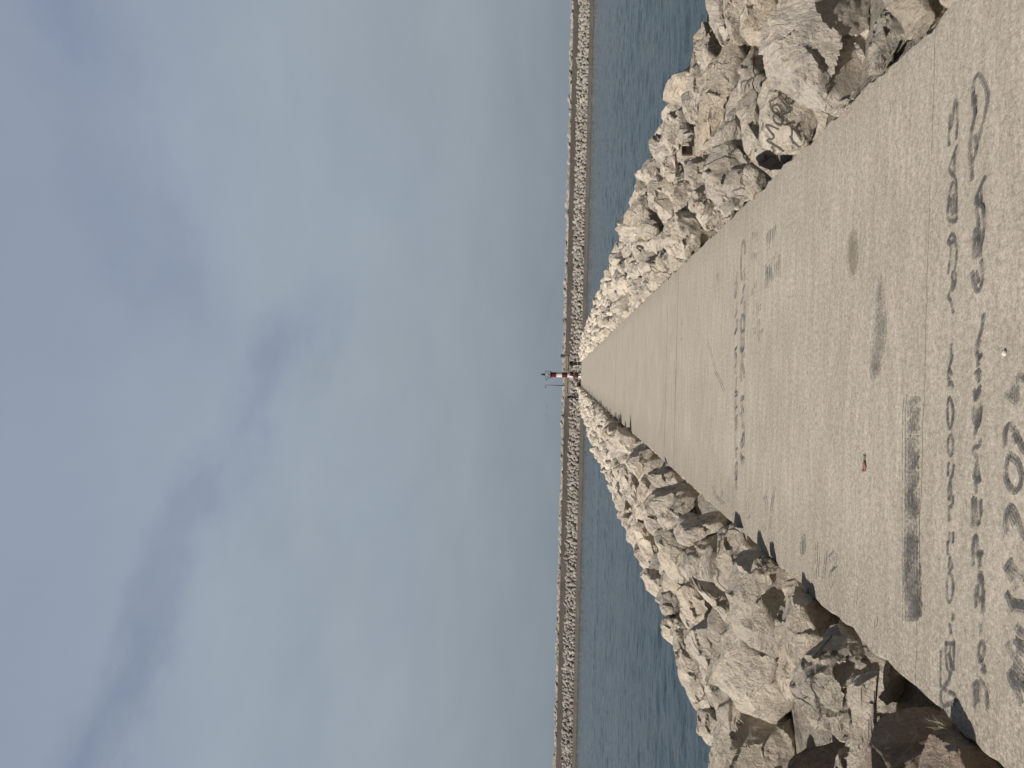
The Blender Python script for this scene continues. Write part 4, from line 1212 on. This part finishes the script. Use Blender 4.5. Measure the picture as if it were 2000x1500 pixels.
# rocks of the breakwater: slope in front, big blocks behind the parapet
fs_ = []
rg = np.random.default_rng(77)
for r, (yo, z0, s0) in enumerate(((1.0, far_z(25.0), 0.50), (1.9, far_z(21.5), 0.52), (2.8, far_z(18), 0.52), (3.6, far_z(14.5), 0.52), (4.3, far_z(11), 0.50), (4.9, far_z(8.2), 0.46))):
    x = -118.0
    while x < 118:
        s = s0 * rg.uniform(0.65, 1.35)
        fs_.append(dict(X=x, Y=YB + yo + rg.uniform(-0.35, 0.35), z=z0 + rg.uniform(-0.22, 0.18), rot=Euler(rg.uniform(0, 6.28, 3)).to_matrix(), sc=np.array([rg.uniform(0.9, 1.35), 0.9, rg.uniform(0.75, 1.0)]) * s, m='a', p=int(rg.integers(NPROTO))))
        x += s * rg.uniform(1.3, 2.05)
o = merged('breakwater_boulders', fs_, lambda s: 2, {'a': ROCK_FAR})
tag(o, 'rows of pale boulders heaped in front of the far breakwater wall', 'boulders', None, 'stuff')
bs_ = []
for rank, (yo, dz) in enumerate(((8.9, -0.25), (10.2, 0.0))):
    x = -118.0
    while x < 118:
        s = rg.uniform(0.45, 0.95)
        top_ = far_z(-11.8) + dz + rg.uniform(-0.28, 0.12)
        bs_.append(dict(X=x, Y=YB + yo + rg.uniform(-0.5, 0.5), z=top_ - 0.60 * s, rot=Euler((rg.uniform(-0.35, 0.35), rg.uniform(-0.25, 0.25), rg.uniform(-0.6, 0.6))).to_matrix(), sc=np.array([rg.uniform(1.2, 1.9), 0.9, 0.85]) * s, m='a', p=int(rg.integers(NPROTO))))
        x += s * rg.uniform(1.4, 2.3)
o = merged('crest_boulders', bs_, lambda s: 3, {'a': ROCK_FAR})
tag(o, 'pale blocks showing above the parapet on the crest of the far breakwater', 'boulders', None, 'stuff')
bm = bmesh.new(); add_box(bm, -150, 150, 8.0, 26.0, -1.0, far_z(-1.5) - SEA, 0.1)
bm_obj('core', bm, LEDGE, fb)
mesh_obj('rubble_slope', [(-150, 0.6, 0.35), (150, 0.6, 0.35), (150, 5.5, zw0 - 0.35), (-150, 5.5, zw0 - 0.35), (-150, 5.5, 0.0), (150, 5.5, 0.0)], [(0, 1, 2, 3), (2, 5, 4, 3), (0, 4, 5, 1)], BANK, fb)

# lamp post and notice box on the far breakwater
STEEL = simple('lamp_steel', (0.10, 0.105, 0.11), 0.5)
p0 = at_depth(1103, 753, YB + 6.3)
lp = empty('lamp_post', (p0[0], YB + 6.3, zw1 + SEA))
tag(lp, 'slim grey lamp post with a short bent arm on the far breakwater', 'lamp post')
hh = far_z(-45.5) - (zw1 + SEA)
bm = bmesh.new(); add_tube(bm, [(0, 0, 0), (0, 0, hh * 0.5), (0, 0, hh)], [0.10, 0.085, 0.07], 10); bm_obj('pole', bm, STEEL, lp, smooth=True)
bm = bmesh.new(); add_tube(bm, [(0, 0, hh - 0.05), (-0.25, 0, hh + 0.02), (-0.42, 0, hh - 0.06)], 0.055, 8); bm_obj('arm', bm, STEEL, lp, smooth=True)
bm = bmesh.new(); add_box(bm, -0.72, -0.36, -0.12, 0.12, hh - 0.28, hh - 0.10, 0.04); bm_obj('lamp_head', bm, STEEL, lp)
bm = bmesh.new(); add_box(bm, -0.16, 0.16, -0.16, 0.16, 0.0, 0.18, 0.03); bm_obj('base', bm, STEEL, lp)
p0 = at_depth(1099, 695, YB + 6.3)
bx_ = empty('equipment_cabinet', (p0[0], YB + 6.3, zw1 + SEA))
tag(bx_, 'dark grey box standing on the far breakwater parapet', 'cabinet')
bm = bmesh.new(); add_box(bm, -0.33, 0.33, -0.2, 0.2, 0.05, 1.0, 0.03); bm_obj('housing', bm, simple('cabinet_grey', (0.075, 0.078, 0.085), 0.6), bx_)
bm = bmesh.new(); add_box(bm, -0.37, 0.37, -0.24, 0.24, 1.002, 1.06, 0.015); bm_obj('lid', bm, simple('cabinet_lid', (0.10, 0.10, 0.11), 0.6), bx_)
bm = bmesh.new(); add_box(bm, -0.26, 0.26, -0.225, -0.203, 0.12, 0.92, 0.008); bm_obj('door', bm, simple('cabinet_door', (0.09, 0.092, 0.10), 0.55), bx_)

# ------------------------------------------------------------------ beacon at the pier head
YT = 93.0
pb = at_depth(1134, 733, YT)
bc = empty('beacon_tower', (pb[0], YT, 0.0))
tag(bc, 'slender red and white banded beacon with a small caged light at the pier head', 'beacon')
RED = simple('beacon_red', (0.125, 0.016, 0.024), 0.45, 6)
WHITE = simple('beacon_white', (0.66, 0.66, 0.66), 0.45, 6, 0.06)
RAD, HT = 0.30, 3.62
bands = [(0.0, 0.34, WHITE), (0.34, 0.98, RED), (0.98, 1.64, WHITE), (1.64, 2.30, RED), (2.30, 2.96, WHITE), (2.96, 3.56, RED)]
for z0, z1, mm in bands:
    bm = bmesh.new(); add_lathe(bm, [(RAD, z0 + 0.001), (RAD, z1 - 0.001)], 40)
    bm_obj('shaft_band', bm, mm, bc, smooth=True, sharp=40)
bm = bmesh.new(); add_lathe(bm, [(0.36, -0.05), (0.36, 0.06), (RAD + 0.004, 0.10)], 40); bm_obj('base_flange', bm, WHITE, bc, smooth=True, sharp=40)
bm = bmesh.new(); add_lathe(bm, [(RAD, 3.56), (0.42, 3.66), (0.42, 3.72), (0.05, 3.72)], 40); bm_obj('gallery', bm, RED, bc, smooth=True, sharp=40)
DKS = simple('beacon_rail', (0.16, 0.17, 0.18), 0.5)
bm = bmesh.new()
for k in range(8):
    a = 2 * math.pi * k / 8 + 0.2
    add_tube(bm, [(0.46 * math.cos(a), 0.46 * math.sin(a), 3.66), (0.48 * math.cos(a), 0.48 * math.sin(a), 4.32)], 0.014, 6)
for z in (3.98, 4.32):
    add_tube(bm, [(0.48 * math.cos(a), 0.48 * math.sin(a), z) for a in np.linspace(0, 2 * math.pi, 25)], 0.014, 6)
bm_obj('railing', bm, DKS, bc)
bm = bmesh.new(); add_tube(bm, [(0, 0, 3.72), (0, 0, 4.36)], 0.05, 10); bm_obj('mast', bm, simple('mast_grey', (0.5, 0.5, 0.5), 0.5), bc, smooth=True)
bm = bmesh.new(); add_lathe(bm, [(0.12, 4.36), (0.15, 4.42), (0.11, 4.52), (0.13, 4.62), (0.10, 4.74), (0.03, 4.82)], 20)
lt = bm_obj('lantern', bm, simple('lantern_dark', (0.03, 0.032, 0.036), 0.35), bc, smooth=True, sharp=50)
bm = bmesh.new(); add_tube(bm, [(0, 0, 4.82), (0, 0, 4.98)], 0.012, 6); bm_obj('spike', bm, DKS, lt)
bm = bmesh.new(); add_tube(bm, [(-0.48, 0, 3.98), (-0.62, 0, 4.10)], 0.02, 6); add_box(bm, -0.72, -0.56, -0.09, 0.09, 4.08, 4.26, 0.02); bm_obj('floodlight', bm, DKS, bc)
bm = bmesh.new(); add_box(bm, -0.16, 0.16, -RAD - 0.03, -RAD + 0.06, 0.36, 0.95, 0.01); bm_obj('service_door', bm, RED, bc)


# ------------------------------------------------------------------ people
def skin(name, nodes, edges, m, parent, root=0, sub=2):
    me = bpy.data.meshes.new(name)
    me.from_pydata([n[:3] for n in nodes], edges, []); me.update()
    o = bpy.data.objects.new(name, me); COL.objects.link(o)
    md = o.modifiers.new('skin', 'SKIN'); md.use_smooth_shade = True
    sv = me.skin_vertices[0].data
    for i, n in enumerate(nodes):
        r = n[3]; sv[i].radius = (r, r) if not isinstance(r, tuple) else r
        sv[i].use_root = (i == root)
    sm = o.modifiers.new('sub', 'SUBSURF'); sm.levels = sub; sm.render_levels = sub
    bpy.context.view_layer.update()
    dgx = bpy.context.evaluated_depsgraph_get()
    m2 = bpy.data.meshes.new_from_object(o.evaluated_get(dgx))
    bpy.data.objects.remove(o)
    m2.materials.clear()
    ob = link_mesh(name, m2, m, parent, smooth=True)
    ob.name = name
    return ob


SKINM = simple('skin', (0.32, 0.19, 0.13), 0.6)


def person(loc, rz, label, h=1.68, hair=(0.05, 0.03, 0.02), top=(0.02, 0.02, 0.022), legs=(0.025, 0.026, 0.03), spread=0.09, armL=None, armR=None, lean=0.0):
    k = h / 1.70
    r = empty('person', loc, rz)
    tag(r, label, 'person', 'people at the pier head')
    N, E = [], []

    def nd(x, y, z, rad, pr=None):
        N.append((x * k + lean * z, y * k, z * k, rad * k if not isinstance(rad, tuple) else (rad[0] * k, rad[1] * k)))
        if pr is not None:
            E.append((pr, len(N) - 1))
        return len(N) - 1
    pel = nd(0, 0, 0.92, 0.115); sp1 = nd(0, 0.01, 1.10, 0.11, pel); ch = nd(0, 0.01, 1.28, 0.12, sp1); nk0 = nd(0, 0.01, 1.42, 0.07, ch); nk = nd(0, 0.0, 1.48, 0.05, nk0)
    hd0 = nd(0, -0.015, 1.55, 0.070, nk); hd1 = nd(0, -0.01, 1.62, 0.085, hd0); nd(0, 0.0, 1.685, 0.055, hd1)
    nose = nd(0, -0.10, 1.585, 0.014, hd0)
    armpts = {}
    for s in (-1, 1):
        A = (armL if s < 0 else armR) or [(0.19, 0.0, 1.38), (0.24, 0.02, 1.10), (0.245, -0.05, 0.86), (0.245, -0.07, 0.78)]
        pr = nk0
        ids = []
        for (x, y, z), rad in zip(A, (0.058, 0.043, 0.031, 0.026)):
            pr = nd(s * x, y, z, rad, pr); ids.append(pr)
        hb = ids[-1]; hx, hy, hz = A[-1]
        for q in range(4):
            f1 = nd(s * hx, hy - 0.03 + 0.02 * q, hz - 0.05, 0.010, hb); nd(s * (hx - 0.01), hy - 0.035 + 0.021 * q, hz - (0.10, 0.11, 0.105, 0.085)[q], 0.008, f1)
        nd(s * (hx - 0.03), hy - 0.04, hz - 0.045, 0.010, hb)
        armpts[s] = A
    for s in (-1, 1):
        hp = nd(s * 0.085, 0, 0.86, 0.085, pel); kn = nd(s * (spread + 0.01), -0.02, 0.48, 0.056, hp); an = nd(s * (spread + 0.02), 0.02, 0.09, 0.037, kn); ft = nd(s * (spread + 0.03), -0.10, 0.035, 0.034, an)
    skin('body', N, E, SKINM, r)
    # clothing
    N, E = [], []
    a = nd(0, 0, 0.86, 0.165); b = nd(0, 0.01, 1.08, 0.165, a); c = nd(0, 0.012, 1.28, 0.175, b); d = nd(0, 0.01, 1.43, 0.075, c)
    for s in (-1, 1):
        A = armpts[s]; pr = c
        for (x, y, z), rad in zip(A[:3], (0.085, 0.066, 0.052)):
            pr = nd(s * x, y, z, rad, pr)
    skin('jacket', N, E, simple('jacket_cloth', top, 0.85), r)
    N, E = [], []
    a = nd(0, 0, 0.92, 0.125)
    for s in (-1, 1):
        hp = nd(s * 0.09, 0, 0.82, 0.112, a); kn = nd(s * (spread + 0.01), -0.02, 0.48, 0.070, hp); nd(s * (spread + 0.02), 0.02, 0.10, 0.055, kn)
    skin('trousers', N, E, simple('trouser_cloth', legs, 0.85), r)
    for s in (-1, 1):
        N, E = [], []
        a = nd(s * (spread + 0.02), 0.03, 0.055, 0.05); nd(s * (spread + 0.035), -0.13, 0.04, 0.042, a)
        skin('shoe', N, E, simple('shoe_dark', (0.02, 0.02, 0.02), 0.6), r, sub=1)
    N, E = [], []
    a = nd(0, 0.03, 1.665, 0.078); b = nd(0, 0.05, 1.60, 0.075, a); nd(0, 0.055, 1.52, 0.05, b)
    skin('hair', N, E, simple('hair_dark', hair, 0.6), r)
    return r


pp = ground(1136.8, 710)
person((pp[0], 90.5, 0), 0.4, 'person in black standing apart at the right end of the pier, brown hair', hair=(0.10, 0.045, 0.02), h=1.72)
person((pb[0] + 0.13, 91.6, 0), -0.3, 'person in dark clothes standing close in front of the beacon, legs apart', spread=0.16, h=1.66, lean=0.03, legs=(0.03, 0.02, 0.022))
pl_ = at_depth(1131, 776, 86.0)
person((pl_[0], 86.0, 1.6 - 22.0 * 86 / FPX), 1.2, 'person in black standing on the boulders left of the beacon', h=1.5, armL=[(0.19, 0.0, 1.38), (0.24, -0.05, 1.12), (0.12, -0.22, 1.05), (0.06, -0.26, 1.05)])
# dark maroon boulder and red bundle
V, Fc = proto(3, 4)
pm = at_depth(1128.5, 751, 92.0)
o = mesh_obj('boulder', V * np.array([0.36, 0.30, 0.36]), Fc, simple('maroon_stone', (0.055, 0.025, 0.028), 0.8, 9), smooth=True, sharp=38)
o.location = (pm[0], 92.0, 0.25)
tag(o, 'dark maroon boulder at the pier head, left beside the beacon', 'boulder')
V, Fc = ICO[3]
pr_ = at_depth(1134.5, 803, 80.0)
k_ = (np.abs(V) ** 3).sum(1) ** (-1 / 3)
Vb = V * k_[:, None] * np.array([0.15, 0.10, 0.11]) * (1 + 0.3 * fbm(V * 2.2, 3)[:, None])
rb = empty('duffel_bag', (pr_[0], 80.0, pr_[2]))
tag(rb, 'small bright red bag lying on the outer left boulders near the pier head', 'bag')
mesh_obj('bag_body', Vb, Fc, simple('red_cloth', (0.30, 0.015, 0.03), 0.7), rb, smooth=True)
bm = bmesh.new(); add_tube(bm, [(-0.08, 0, 0.09), (-0.05, 0, 0.17), (0.05, 0, 0.17), (0.08, 0, 0.09)], 0.012, 6); bm_obj('strap', bm, simple('dark_strap', (0.05, 0.01, 0.015), 0.7), rb)

# two gulls far off
for (px, py, wsp) in ((1068.5, 796, 0.5), (1068.5, 813, 0.45)):
    p = at_depth(px, py, 150.0)
    bm = bmesh.new()
    add_tube(bm, [(0, -0.22, 0), (0, -0.1, 0.01), (0, 0.08, 0.0), (0, 0.22, -0.02)], [0.02, 0.06, 0.06, 0.015], 8)
    for s in (-1, 1):
        add_tube(bm, [(0, 0, 0.03), (s * wsp * 0.5, -0.05, 0.16), (s * wsp, 0.06, 0.10)], [0.05, 0.04, 0.01], 6)
    o = bm_obj('gull', bm, simple('gull_grey', (0.35, 0.36, 0.37), 0.7), smooth=True)
    o.location = p
    tag(o, 'distant gull gliding left of the lamp post, ' + ('the one nearer the post' if py < 800 else 'the one farther from the post'), 'bird', 'gulls over the far breakwater')
print('boulders', len(BOULD), 'rest', len(rest), 'visible', len(vis))
